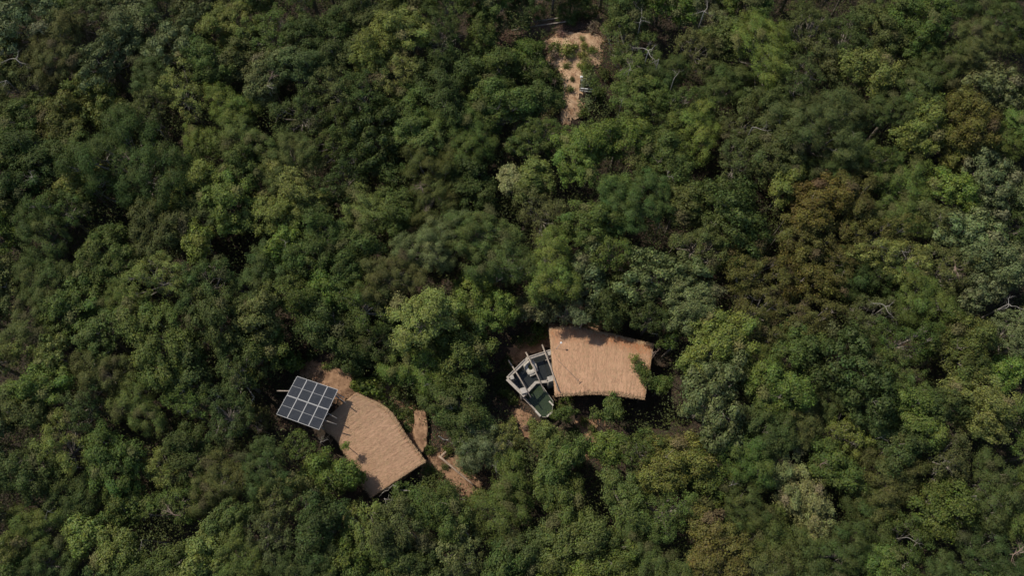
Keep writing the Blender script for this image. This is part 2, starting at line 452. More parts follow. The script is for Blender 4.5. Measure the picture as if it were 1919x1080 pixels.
STYLES = {
    # leaf size, twig radius, main clump radius range (of R), top flatness, fill, leaf tilt
    'clumpy':  dict(ls=0.19, tw=0.36, mc=(0.17, 0.30), vz=0.62, lpt=16, tilt=0.75, dens=1.0, asp=0.55),
    'feather': dict(ls=0.125, tw=0.32, mc=(0.16, 0.26), vz=0.42, lpt=22, tilt=0.55, dens=1.0, asp=0.5),
    'open':    dict(ls=0.155, tw=0.29, mc=(0.12, 0.22), vz=0.55, lpt=13, tilt=0.9, dens=0.62, asp=0.5),
    'palmate': dict(ls=0.27, tw=0.36, mc=(0.15, 0.27), vz=0.55, lpt=9, tilt=0.45, dens=0.95, asp=0.62),
}
H0 = 12.0                       # prototypes are built with the crown's centre at this height
def make_proto(style, Rr, seed):
    S = STYLES[style]; rng = np.random.RandomState(seed)
    # uneven outline
    ph = rng.rand(4)*6.28; am = np.array([0.20, 0.16, 0.12, 0.09])*(1.1 if style == 'open' else 1.0)
    def Rt(th): return Rr*(0.93+sum(am[k]*np.sin((k+2)*th+ph[k]) for k in range(4)))
    M = int(13 + 7.5*Rr*(1.15 if style in ('open', 'feather') else 1.0))
    cl = []
    for i in range(M*6):
        if len(cl) >= M: break
        th = rng.rand()*6.28
        el = math.asin(min(1, rng.rand()**0.8)) if rng.rand() > 0.16 else -rng.rand()*0.35
        rc = Rr*rng.uniform(*S['mc'])*(0.85 if Rr > 4 else 1.0)
        rr = Rt(th)*rng.uniform(0.74, 0.98) - rc*0.55
        c = np.array([rr*math.cos(el)*math.cos(th), rr*math.cos(el)*math.sin(th), rr*math.sin(el)*S['vz']/0.6*0.72])
        c[2] += rng.normal()*0.16*Rr*0.5
        if all(np.linalg.norm((c-q[0])*[1, 1, 0.8]) > 0.62*(rc+q[1]) for q in cl): cl.append((c, rc))
    P = []; N = []; SZ = []; T = []
    for (c, rc) in cl:
        k = int(S['dens']*(5 + 17*(rc/S['tw']/2.0)**2*1.7)); k = min(k, 90)
        d = unit(rng.normal(size=(k, 3)) + [0, 0, 0.55])
        out = unit(c[None]*[1, 1, 0.6] + [0, 0, 0.5*Rr])
        d = unit(d + out*0.35)
        sa = rng.rand()*3.14; st = rng.uniform(1.0, 1.65); ax = np.array([math.cos(sa), math.sin(sa), 0])
        off = d*rc*rng.uniform(0.5, 1.15, (k, 1))*[1, 1, 0.72]
        off = off + ax*(off@ax)[:, None]*(st-1) - np.array([-ax[1], ax[0], 0])*(off@np.array([-ax[1], ax[0], 0]))[:, None]*0.15
        tw = c + off
        ctint = rng.normal()*0.08
        tt = rng.normal(size=k)*0.13
        hue = 0.60 + rng.normal()*0.08; dry = rng.rand() < 0.04
        if dry: hue = 0.12
        if style == 'feather': tw[:, 2] = np.round(tw[:, 2]/0.42)*0.42 + rng.normal(size=k)*0.05
        n = S['lpt']
        q = rng.normal(size=(k, n, 3))*S['tw']*0.43*[1, 1, 0.55 if style != 'feather' else 0.28]
        if style == 'palmate':     # rosettes of drooping leaves
            a = rng.rand(k, n)*6.28; r0 = S['tw']*rng.uniform(0.35, 1.0, (k, n))
            q = np.stack([np.cos(a)*r0, np.sin(a)*r0, -r0*0.45+rng.normal(size=(k, n))*0.05], -1)
        pts = (tw[:, None, :] + q).reshape(-1, 3)
        nn = np.repeat(d, n, 0)*0.85 + [0, 0, 0.30] + unit(q.reshape(-1, 3))*0.35 + rng.normal(size=(k*n, 3))*S['tilt']*0.5
        if style == 'palmate': nn = nn + q.reshape(-1, 3)*1.6
        P.append(pts); N.append(unit(nn))
        SZ.append(S['ls']*rng.uniform(0.65, 1.35, k*n))
        base = 0.5 + ctint + np.repeat(tt, n) + rng.normal(size=k*n)*0.17
        T.append(np.stack([base, hue+np.repeat(rng.normal(size=k)*0.08, n)+rng.normal(size=k*n)*0.12, rng.uniform(0.3, 1, k*n)*(0.45 if dry else 1)], -1))
    P = np.concatenate(P); N = np.concatenate(N); SZ = np.concatenate(SZ); T = np.clip(np.concatenate(T), 0, 1)
    P[:, 2] += H0
    crown = leaf_mesh(f'crown_{style}', P, N, SZ, T, rng, aspect=S['asp'])
    # trunk with limbs reaching the clumps
    B = Buf(); tr = 0.05+0.045*Rr
    lean = rng.normal(size=2)*0.35
    fork = np.array([lean[0], lean[1], H0-0.62*Rr])
    B.tube([(0, 0, 0), (lean[0]*0.3, lean[1]*0.3, H0*0.35), (lean[0]*0.8, lean[1]*0.7, H0*0.7), fork], [tr*1.5, tr*1.1, tr*0.95, tr*0.85], 7)
    order = sorted(cl, key=lambda q: -q[1])[:int(10+3*Rr)]
    for (c, rc) in order:
        e = c + [0, 0, H0]; m = fork*0.5 + e*0.5 + [c[0]*0.12, c[1]*0.12, -0.15*Rr] + rng.normal(size=3)*0.12*Rr
        B.tube([fork, fork*0.72+m*0.28+rng.normal(size=3)*0.05, m, e*0.6+m*0.4+rng.normal(size=3)*0.08, e], [tr*.5, tr*.42, tr*.3, tr*.2, tr*.08], 5, cap=False)
        ntw = 5 if style == 'open' else 3
        for _ in range(ntw):
            dd = unit(rng.normal(size=3)+[0, 0, 0.5]+unit(c)*0.6); t0 = m*0.4+e*0.6
            L = rc*rng.uniform(0.8, 1.25 if style == 'open' else 1.0)
            B.tube([t0, t0+dd*L*0.5+rng.normal(size=3)*0.1*L, t0+dd*L], [tr*.16, tr*.11, 0.012], 4, cap=False)
    tme = bpy.data.meshes.new(f'trunk_{style}'); tme.from_pydata(B.v, [], B.f); tme.update(); tme.materials.append(M_BARK)
    return crown, tme

SIZES = [1.15, 1.8, 2.5, 3.2, 4.1, 5.2]
PROTO = {}
def proto(style, Rr, rng):
    i = min(range(len(SIZES)), key=lambda k: abs(SIZES[k]-Rr))
    v = rng.randint(0, 3)
    key = (style, i, v)
    if key not in PROTO: PROTO[key] = make_proto(style, SIZES[i], 1000+hash_key(key))
    return PROTO[key], SIZES[i]
def hash_key(k):
    return {'clumpy': 1, 'feather': 2, 'open': 3, 'palmate': 4}[k[0]]*100 + k[1]*7 + k[2]*3

KIND = {  # leaf colour (albedo), word, style choices
    'G': ((0.097, 0.129, 0.028), 'mid green', ['clumpy', 'clumpy', 'feather', 'open']),
    'L': ((0.136, 0.180, 0.033), 'bright green', ['clumpy', 'clumpy', 'feather']),
    'D': ((0.075, 0.102, 0.026), 'dark green', ['clumpy', 'feather', 'feather', 'open']),
    'Y': ((0.165, 0.186, 0.042), 'yellow green', ['clumpy', 'clumpy', 'open']),
    'B': ((0.143, 0.169, 0.064), 'sage green', ['palmate', 'palmate', 'clumpy']),
    'R': ((0.122, 0.116, 0.028), 'rusty green', ['clumpy', 'clumpy', 'open']),
    'O': ((0.104, 0.116, 0.033), 'olive', ['feather', 'open', 'clumpy']),
    'P': ((0.235, 0.252, 0.085), 'cream green', ['open', 'clumpy']),
    'K': ((0.270, 0.187, 0.119), 'greyish brown', ['open']),
}
TREES = [(1004,182,34,'D','clumpy'),(1018,238,30,'G','open'),(990,262,30,'G','clumpy'),  # x, y, radius in photo pixels, kind, style override
 (40,25,58,'B',''),(95,85,55,'O','feather'),(35,150,42,'O','open'),(190,95,48,'B',''),(320,75,48,'B',''),(160,158,34,'Y',''),(180,200,32,'Y','palmate'),
 (430,32,46,'Y',''),(335,162,44,'Y','open'),(430,195,42,'L','feather'),(497,128,46,'B','clumpy'),(235,290,92,'D','feather'),(372,262,32,'L',''),(265,195,42,'O','open'),
 (20,225,50,'G',''),(60,285,48,'D',''),(535,288,50,'O','feather'),(545,345,42,'Y','clumpy'),(503,398,42,'Y','clumpy'),(578,378,26,'Y','clumpy'),(290,425,52,'O','clumpy'),(368,448,28,'L',''),
 (50,425,60,'D',''),(190,480,52,'G',''),(285,512,46,'Y','open'),(600,462,55,'G','clumpy'),(622,250,46,'G',''),(600,60,52,'D',''),(562,200,46,'D',''),(625,150,44,'O',''),(452,250,44,'G','feather'),
 (250,40,44,'B','clumpy'),(130,25,40,'O',''),(370,20,44,'B',''),(500,50,44,'G',''),(395,110,40,'G',''),(100,380,44,'D',''),(30,345,40,'D',''),
 (752,52,42,'Y',''),(705,78,42,'Y',''),(905,50,50,'G',''),(738,118,44,'Y','open'),(830,160,70,'D','clumpy'),(985,108,38,'L','clumpy'),(700,240,58,'D','palmate'),(870,245,54,'G',''),(815,335,66,'O','feather'),
 (985,232,24,'K','open'),(958,333,22,'P',''),(1003,328,34,'Y',''),(1080,280,52,'L','clumpy'),(1160,255,46,'L',''),(1015,395,48,'O','open'),(682,395,46,'Y','feather'),(742,388,40,'G',''),(810,448,54,'B','feather'),
 (900,425,48,'G',''),(1035,500,52,'L','feather'),(730,510,46,'O','feather'),(1245,510,58,'B','palmate'),(1110,410,44,'G',''),(1190,370,56,'D','feather'),(1190,78,56,'G','open'),(1195,168,48,'G',''),(1165,352,30,'L','feather'),
 (680,165,46,'D',''),(655,480,46,'D','clumpy'),(640,330,44,'D',''),(930,190,48,'G','clumpy'),(920,130,40,'G',''),(880,340,46,'D',''),(940,480,50,'D',''),(1145,470,40,'G','open'),(1240,290,46,'G',''),(1250,200,42,'G','open'),
 (640,100,40,'D',''),(820,50,48,'D',''),(980,12,52,'D',''),(1080,8,48,'D',''),(1180,5,40,'D',''),(770,190,40,'G',''),
 (1440,78,60,'L','feather'),(1635,125,46,'Y','clumpy'),(1320,18,44,'B','open'),(1590,60,44,'D',''),(1740,30,54,'G',''),(1840,70,50,'O','feather'),(1765,105,56,'D',''),(1540,222,76,'O','feather'),(1400,225,38,'O','open'),
 (1308,232,46,'L',''),(1390,295,42,'O','open'),(1740,235,48,'Y','clumpy'),(1832,225,48,'R','clumpy'),(1872,155,46,'B','palmate'),(1792,282,30,'Y',''),(1650,292,32,'G',''),(1700,330,48,'G',''),(1570,320,40,'D',''),
 (1862,325,54,'B','palmate'),(1475,340,32,'Y',''),(1370,395,70,'D','palmate'),(1540,372,48,'R',''),(1602,372,52,'R',''),(1645,432,48,'R',''),(1512,432,44,'R',''),(1420,500,50,'R',''),(1565,475,44,'R',''),(1625,512,50,'D',''),
 (1690,395,44,'G',''),(1755,402,38,'O','open'),(1830,432,50,'B','palmate'),(1885,490,50,'B','clumpy'),(1780,500,46,'O','open'),(1500,140,44,'D',''),(1890,30,44,'D',''),(1360,150,42,'D',''),(1680,200,38,'D',''),(1900,250,36,'G',''),(1500,510,46,'R','clumpy'),
 (1355,640,54,'L','clumpy'),(1300,568,44,'B','clumpy'),(1422,572,44,'R',''),(1515,590,48,'R','open'),(1600,685,74,'D','palmate'),(1345,742,66,'B','palmate'),(1455,728,48,'L','clumpy'),(1720,778,48,'L',''),(1812,645,52,'G',''),(1852,755,50,'Y','clumpy'),(1898,620,44,'B','open'),
 (1590,805,44,'Y','open'),(1478,885,46,'P',''),(1515,935,46,'P',''),(1545,990,38,'P',''),(1400,850,50,'G','feather'),(1322,882,52,'G',''),(1345,1045,62,'R','clumpy'),(1400,948,46,'D',''),(1440,1005,46,'G',''),(1770,950,54,'G','clumpy'),(1672,900,56,'O','feather'),(1642,970,46,'D',''),(1880,920,50,'D',''),
 (1865,1045,56,'D','feather'),(1500,660,48,'G',''),(1700,640,48,'D',''),(1740,560,50,'G',''),(1640,590,42,'O','open'),(1700,710,46,'G',''),(1560,740,36,'D',''),(1450,800,44,'D','feather'),(1500,790,40,'O','feather'),(1700,1020,50,'G',''),(1590,1040,50,'D',''),(1790,860,44,'O','open'),(1250,960,50,'G',''),(1500,1050,44,'D','feather'),
 (92,660,32,'Y','palmate'),(290,640,64,'G','clumpy'),(400,590,46,'D',''),(482,650,48,'G',''),(545,677,20,'L','palmate'),(40,610,46,'O','feather'),(20,760,44,'O',''),(110,830,46,'Y','open'),(45,880,48,'D',''),(200,865,48,'G','clumpy'),(215,1038,42,'Y','clumpy'),(150,1000,30,'L',''),
 (420,775,44,'D','open'),(350,850,44,'D','clumpy'),(400,905,46,'O','feather'),(325,940,38,'G','open'),(490,880,46,'D',''),(520,930,42,'O','open'),(500,1005,44,'O','open'),(605,895,50,'L','clumpy'),(560,835,40,'G','open'),(590,985,44,'D','clumpy'),(380,1050,46,'Y','clumpy'),(450,1045,42,'G',''),(480,780,28,'O','open'),
 (180,700,46,'O','feather'),(130,570,48,'G',''),(230,570,42,'G','feather'),(350,690,42,'D',''),(250,760,44,'G','feather'),(150,760,36,'D',''),(300,880,36,'Y','open'),(130,930,44,'D',''),(230,950,42,'G',''),(40,1000,46,'G','feather'),(370,530,46,'D',''),(480,520,48,'D',''),(550,550,44,'G',''),(440,700,42,'D',''),(610,600,50,'D','clumpy'),
 (790,590,50,'Y','clumpy'),(720,620,46,'D',''),(900,560,52,'L','clumpy'),(780,680,52,'L','feather'),(870,655,54,'G','clumpy'),(692,722,27,'L','palmate'),(862,768,56,'D','clumpy'),(900,825,44,'B','feather'),(950,822,42,'Y','open'),(1030,828,40,'Y',''),(1058,775,26,'G','clumpy'),(1045,870,42,'G','clumpy'),
 (1150,765,36,'G','clumpy'),(1142,840,44,'L','clumpy'),(1270,862,54,'Y','clumpy'),(1205,840,36,'G',''),(1252,640,44,'G','open'),(1240,720,40,'G','clumpy'),(1072,572,38,'B','open'),(1088,594,20,'B','clumpy'),(940,960,60,'G','feather'),(735,996,48,'O','clumpy'),(690,1000,44,'Y','open'),(830,960,46,'G','clumpy'),(850,1020,34,'P','open'),
 (1080,1020,52,'G',''),(1180,945,48,'G','clumpy'),(1000,1040,46,'D',''),(1220,1045,50,'D',''),(1150,1060,40,'G',''),(780,945,36,'G','clumpy'),(660,960,28,'Y','open'),(1060,940,46,'G','clumpy'),(960,900,40,'G','feather'),(660,640,42,'D',''),(1150,560,44,'D','clumpy'),(1220,590,36,'D','open'),(770,1060,46,'D',''),(650,1050,46,'G',''),
]
ROOF1 = [(655,735),(700,760),(735,778),(768,830),(797,868),(720,935),(688,930),(655,860),(610,815),(520,780),(555,704),(640,730)]
ROOF2 = [(1025,613),(1085,614),(1150,624),(1227,642),(1227,690),(1208,745),(1130,738),(1036,742),(1036,782),(1005,784),(945,705),(985,655),(1028,650)]
CLEAR = [(1104,160,20),(1045,118,16),(1060,75,24),(1115,80,20),(792,832,13),(1075,212,20),(1088,765,20),(1070,748,10),(1085,80,42),(1072,130,26),(1075,185,24),(1075,215,16),(615,705,30),(655,715,18),(725,745,18),(787,810,20),(785,780,14),(850,878,24),(882,905,16),(1105,800,20),(1098,840,16),(985,800,14),(820,860,16),(1000,640,14),(965,665,14),
         (1000,52,10),(1060,42,8),(950,60,6),(797,812,14),(1110,615,14)]
HOLES = [(210,400,26),(300,232,20),(482,206,16),(600,377,10),(435,465,10),(1720,302,20),(1430,142,14),(1452,420,16),(1670,425,16),(340,800,20),(290,1012,16),(1900,850,16),(1240,415,20),(1440,785,10),(1320,690,12),(960,620,24),(560,655,20),(640,660,16),(850,520,12),(1750,455,10),(1280,725,8),(1110,760,14),(900,110,8),
         (620,20,10),(1000,35,14),(1660,640,6),(700,520,10),(980,300,8)]
LOW = {(900,560): 6.0, (692,722): 3.2, (545,677): 3.5, (1058,775): 3.6, (1240,720): 5.0, (985,108): 5.0, (1150,765): 5.0, (1072,572): 6.6, (1088,594): 7.0, (985,232): 6.0, (480,780): 4.0, (560,835): 4.6, (605,895): 5.6, (660,960): 4.5, (780,945): 4.5, (862,768): 6.0, (780,680): 6.2,
       (1252,640): 5.6, (900,825): 5.5, (1142,840): 6.5, (950,822): 5.5, (1030,828): 5.5, (1150,560): 6.5, (660,640): 5.5, (610,600): 7.0, (482,650): 6.5, (1190,78): 7, (1195,168): 6.5, (720,620): 6.5,(980,12): 8.0,(1080,8): 7.6,(1180,5): 8.0,(905,50): 6.5,(920,130): 6.5}

rng = np.random.RandomState(5)
prng = random.Random(8)
placed = []     # dicts
LIT = [at(x, y, z) for x, y, z in ((560,715,5.3),(600,740,5.3),(540,765,5.3),(590,790,5.3),(660,750,3.9),(680,780,3.8),(720,800,3.8),(760,850,3.8),(740,890,3.6),(700,850,3.4),(640,800,3.2),(715,920,3.4),
   (1035,625,3.8),(1035,700,4.4),(1070,700,4.5),(1120,700,4.5),(1160,720,4.8),(1200,670,4.2),(1180,645,3.9),(960,705,3.5),(990,672,3.5),(1020,662,3.5),(985,738,3.5),(1015,715,3.5),(1010,770,2.2),(1030,765,2.2),
   (620,710,2),(645,715,2),(787,800,2.3),(790,835,2.3),(850,880,1),(870,898,1),(1050,80,2.6),(1080,70,2.6),(1110,80,2.6),(1070,110,2.5),(1078,160,2.4),(1078,200,2.2),(1080,90,2.6),(1100,165,4),(1105,820,1),(985,800,1),(970,690,3.5),(1000,700,3.2),(1035,712,3.5),(975,725,3.5),(985,675,3.5),(1005,668,3.5),(1030,658,3.5),(1020,750,2.2),(995,755,2.3),(1060,72,2.6),(1100,70,2.6),(1060,120,2.5),(1085,140,2.5),(1078,180,2.4),(1090,165,4),(1110,165,4))]
def shades(t):
    c = t['p'] - [0, 0, 0.35*t['R']]
    for T in LIT:
        v = c - T; k = v @ sun_dir
        if k > 0 and np.linalg.norm(v - k*sun_dir) < t['R']*0.88: return True
    return False
def crown_height(px, py, rpx):
    if (px, py) in LOW: return LOW[(px, py)]
    p = at(px, py, 8)
    return 6.6 + 0.035*rpx + 3.4*(float(vnoise(p[0]/11+30, p[1]/11+8))-0.5) + rng.uniform(-0.7, 0.7)
def add_tree(px, py, rpx, kind, style):
    h = crown_height(px, py, rpx)
    p = at(px, py, h); sc = scale_at(p)
    placed.append(dict(px=px, py=py, r=rpx, kind=kind, style=style or prng.choice(KIND[kind][2]), h=h, p=p, R=rpx/sc*1.27))
    t = placed[-1]
    for _ in range(14):
        if t['h'] > 3.6 and shades(t):
            t['h'] -= 0.4; t['p'] = at(px, py, t['h'])
        else: break
    if t['h'] < 5: t['R'] *= 0.85
    sc = scale_at(t['p']); q = np.array([px, py], float)
    for poly in (ROOF1, ROOF2):
        for i in range(len(poly)):
            a = np.array(poly[i], float); b = np.array(poly[(i+1) % len(poly)], float)
            u = np.clip((q-a)@(b-a)/((b-a)@(b-a)), 0, 1)
            t['R'] = min(t['R'], max(14, np.linalg.norm(a+u*(b-a)-q)-3)/sc)
    for (x, y, w) in CLEAR:
        t['R'] = min(t['R'], max(14, math.hypot(px-x, py-y)-w+7)/sc)
for t in TREES: add_tree(*t)
def blocked(px, py, r):
    for (x, y, q) in CLEAR:
        if math.hypot(px-x, py-y) < q + r*0.95: return True
    for (x, y, q) in HOLES:
        if math.hypot(px-x, py-y) < q + r*0.8: return True
    for poly in (ROOF1, ROOF2):
        if in_poly(np.array([px]), np.array([py]), poly)[0]: return True
        for i in range(len(poly)):
            a = np.array(poly[i], float); b = np.array(poly[(i+1) % len(poly)], float); q = np.array([px, py], float)
            t = np.clip((q-a)@(b-a)/((b-a)@(b-a)), 0, 1)
            if np.linalg.norm(a+t*(b-a)-q) < r*1.05: return True
    return False
def region_kind(px, py):
    w = {'G': 3, 'D': 3, 'L': 1, 'O': 1.6, 'Y': .8, 'B': .5, 'R': 0.05}
    if px < 500 and py < 200: w.update(B=2, O=2.5, Y=1.2)
    if 1380 < px < 1700 and 330 < py < 620: w.update(R=4, D=1.5)
    if px > 1720 and 100 < py < 620: w.update(B=2.5)
    if 300 < py < 800 and px < 500: w.update(D=3, O=2, L=1.2)
    ks = list(w); return prng.choices(ks, [w[k] for k in ks])[0]
IN_MAX = 298
def n_in(): return sum(1 for t in placed if -10 < t['px'] < 1930 and -10 < t['py'] < 1090)
for rr, tries, f in ((48, 700, 0.68), (38, 1800, 0.68), (28, 4000, 0.70), (21, 6000, 0.72)):
    for _ in range(tries):
        px = rng.uniform(-70, 1990); py = rng.uniform(-60, 1150)
        inside = -10 < px < 1930 and -10 < py < 1090
        if inside and n_in() >= IN_MAX: continue
        if not inside and (rr < 28 or (rr < 38 and py > 0)): continue
        r = rr*rng.uniform(0.9, 1.12)
        if any(math.hypot(px-t['px'], py-t['py']) < f*(r+t['r']) for t in placed): continue
        if blocked(px, py, r): continue
        add_tree(px, py, r, region_kind(px, py), '')

# -------- labels that single every tree out
LANDMARKS = [((575, 756), 'the solar panels', 110), ((705, 840), 'the tan thatched roof', 150), ((1125, 680), 'the orange thatched roof', 150),
             ((990, 710), 'the dark plunge pool', 90), ((1075, 140), 'the sandy clearing', 120), ((856, 885), 'the long log', 75)]
def side(dx, dy):
    a = math.degrees(math.atan2(-dy, dx)) % 360
    return ['right of', 'above and right of', 'above', 'above and left of', 'left of', 'below and left of', 'below', 'below and right of'][int(((a+22.5) % 360)//45)]
def where(px, py):
    best = min(LANDMARKS, key=lambda L: math.hypot(px-L[0][0], py-L[0][1])/L[2])
    if math.hypot(px-best[0][0], py-best[0][1]) < best[2]:
        return side(px-best[0][0], py-best[0][1]) + ' ' + best[1]
    row = ['along the top edge', 'in the upper part', 'in the middle', 'in the lower part', 'along the bottom edge'][min(4, max(0, int(py//216)))]
    col = ['far left', 'left', 'centre left', 'centre right', 'right', 'far right'][min(5, max(0, int(px//320)))]
    return f'{row}, {col}'
STYLE_WORD = {'clumpy': 'leafy', 'feather': 'feathery', 'open': 'sparse', 'palmate': 'large-leaved'}
def size_word(r): return 'small' if r < 33 else ('broad' if r > 54 else '')
ORD = ['', 'second ', 'third ', 'fourth ', 'fifth ', 'sixth ', 'seventh ', 'eighth ']
def assign_labels(items, noun):
    groups = {}
    for t in items:
        t['where'] = where(t['px'], t['py'])
        d = ' '.join(w for w in (size_word(t['r']) if noun == 'tree' else '', t['word'], noun) if w)
        t['desc'] = d
        groups.setdefault((d, t['where']), []).append(t)
    for (d, w), L in groups.items():
        if len(L) == 1: L[0]['label'] = f'{d} {w}'
        else:
            L.sort(key=lambda t: t['px'])
            n = {2: 'two', 3: 'three', 4: 'four', 5: 'five', 6: 'six', 7: 'seven', 8: 'eight'}.get(len(L), 'several')
            for i, t in enumerate(L):
                pos = 'leftmost' if i == 0 else 'rightmost' if i == len(L)-1 else (ORD[min(i, 7)] + 'from left')
                t['label'] = f'{d} {w}, {pos} of {n}'
for t in placed: t['word'] = STYLE_WORD[t['style']]+' '+KIND[t['kind']][1]
assign_labels(placed, 'tree')

def jitter(c, s):
    k = 1 + rng.normal()*s
    return (c[0]*k*(1+rng.normal()*0.05), c[1]*k, c[2]*k*(1+rng.normal()*0.06), 1)
for t in placed:
    (cme, tme), S0 = proto(t['style'], t['R'], rng)
    x, y, h = t['p']; g = float(gz(x, y))
    s = t['R']/S0
    lbl = t['label']
    root = empty('tree', (x, y, g), rng.uniform(0, 6.28), label=lbl, cat='tree', group='trees of the dry forest canopy')
    dz = (h-0.35*t['R']) - g
    an = rng.uniform(0.86, 1.18)
    for nm, me in (('crown', cme), ('trunk', tme)):
        o = bpy.data.objects.new(nm, me); COL.objects.link(o); o.parent = root
        o.scale = (s*an, s/an, s*rng.uniform(0.8, 1.0) if nm == 'crown' else s); o.location = (0, 0, dz - H0*o.scale[2])
        if nm == 'crown': o.color = jitter(KIND[t['kind']][0], 0.09)

# -------- undergrowth on the forest floor
def undergrowth(name, n, seed, zlo, zhi, keep, spread, m, leaf, lab, col):
    rg = np.random.RandomState(seed)
    x = rg.uniform(-74, 74, n); y = rg.uniform(-50, 66, n)
    k = np.ones(n, bool)
    for (px, py, q) in CLEAR:
        p = on_ground(px, py); k &= np.hypot(x-p[0], y-p[1]) > q/17.0 + keep*0.5
    for poly, z in ((ROOF1, 3.4), (ROOF2, 4.2)):
        c = [tuple(at(a, b_, z)[:2]) for a, b_ in poly]
        k &= ~in_poly(x, y, c)
        if keep > 1:
            for (a, b_) in c: k &= np.hypot(x-a, y-b_) > keep
    x, y = x[k], y[k]; n = len(x)
    hz = rg.uniform(zlo, zhi, n)*(0.5+0.9*vnoise(x/3.0+4, y/3.0+9))
    C = np.stack([x, y, gz(x, y)+hz], -1)
    v = C - CAM; kz = v @ FWD; X = 959.5 + FPX*(v @ RIGHT)/kz; Y = 540 - FPX*(v @ UP)/kz
    k = np.ones(n, bool); mg = 7 if keep > 1 else 0
    for (px, py, q) in CLEAR: k &= np.hypot(X-px, Y-py) > q + mg
    for poly in (ROOF1, ROOF2):
        c = np.mean(np.array(poly, float), 0); big = [tuple(c+(np.array(p)-c)*(1.06 if keep > 1 else 0.97)) for p in poly]
        k &= ~in_poly(X, Y, big)
    for T in LIT:
        w = C - T; kk = w @ sun_dir
        k &= ~((kk > 0) & (np.linalg.norm(w - kk[:, None]*sun_dir, axis=1) < (1.3 if keep > 1 else 0.7)))
    C = C[k]; n = len(C)
    P = (C[:, None]+rg.normal(size=(n, m, 3))*[spread, spread, spread*0.55]).reshape(-1, 3)
    N = unit(rg.normal(size=(n*m, 3))*0.6+[0, 0, 0.9])
    T = np.clip(np.stack([np.repeat(rg.normal(0.45, 0.14, n), m)+rg.normal(size=n*m)*0.1, rg.normal(0.5, 0.15, n*m), rg.uniform(0.2, 0.9, n*m)], -1), 0, 1)
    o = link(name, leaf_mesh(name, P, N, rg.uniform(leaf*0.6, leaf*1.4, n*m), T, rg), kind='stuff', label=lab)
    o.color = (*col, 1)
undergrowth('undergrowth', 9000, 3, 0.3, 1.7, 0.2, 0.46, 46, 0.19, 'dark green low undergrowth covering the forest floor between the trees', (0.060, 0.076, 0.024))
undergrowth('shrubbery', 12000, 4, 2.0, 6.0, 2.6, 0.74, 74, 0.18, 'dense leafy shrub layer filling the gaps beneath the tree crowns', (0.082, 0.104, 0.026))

# -------- dead leaves and rubble on the bare earth
def litter():
    rg = np.random.RandomState(9); PP = []
    for P in PATCH_POLYS:
        A = np.array(P); lo = A.min(0)-1.8; hi = A.max(0)+1.8
        n = int((hi-lo).prod()*42); x = rg.uniform(lo[0], hi[0], n); y = rg.uniform(lo[1], hi[1], n)
        k = (vnoise(x*0.8, y*0.8+3)+rg.rand(n)*0.3 > np.where(in_poly(x, y, [tuple(p) for p in P]), 0.72, 0.45)); x, y = x[k], y[k]
        PP.append(np.stack([x, y, gz(x, y)+rg.uniform(0.10, 0.17, len(x))], -1))
    P = np.concatenate(PP); n = len(P)
    N = unit(rg.normal(size=(n, 3))*0.45+[0, 0, 1])
    T = np.stack([rg.uniform(0.1, 1.0, n), rg.uniform(0.3, 0.7, n), rg.uniform(0.3, 1, n)], -1)
    o = link('leaf_litter', leaf_mesh('leaf_litter', P, N, rg.uniform(0.05, 0.15, n), T, rg), kind='stuff',
             label='dry brown leaf litter scattered over the bare reddish earth')
    o.color = (0.22, 0.125, 0.065, 1)
litter()

# -------- small bushes on the clearings
def bush_proto(seed, Rr=0.7, size=0.14):
    rg = np.random.RandomState(seed); k = 26; n = 22
    c = unit(rg.normal(size=(k, 3))+[0, 0, 0.6])*rg.uniform(0.3, 1, (k, 1))*[Rr, Rr, Rr*0.75]
    P = (c[:, None]+rg.normal(size=(k, n, 3))*0.12).reshape(-1, 3); P[:, 2] = np.maximum(P[:, 2]+Rr*0.45, 0.02)
    N = unit(np.repeat(unit(c), n, 0)*0.4+[0, 0, 0.5]+rg.normal(size=(k*n, 3))*0.5)
    T = np.clip(np.stack([0.5+rg.normal(size=k*n)*0.15, rg.normal(0.5, 0.15, k*n), rg.uniform(0.3, 1, k*n)], -1), 0, 1)
    f = leaf_mesh('foliage', P, N, size*rg.uniform(0.7, 1.3, k*n), T, rg)
    B = Buf()
    for i in range(0, k, 3): B.tube([(0, 0, -0.1), c[i]*0.5+[0, 0, Rr*0.25], c[i]+[0, 0, Rr*0.45]], [0.03, 0.02, 0.008], 4, cap=False)
    s = bpy.data.meshes.new('stem'); s.from_pydata(B.v, [], B.f); s.update(); s.materials.append(M_BARK)
    return f, s
BP = [bush_proto(41+i) for i in range(4)]
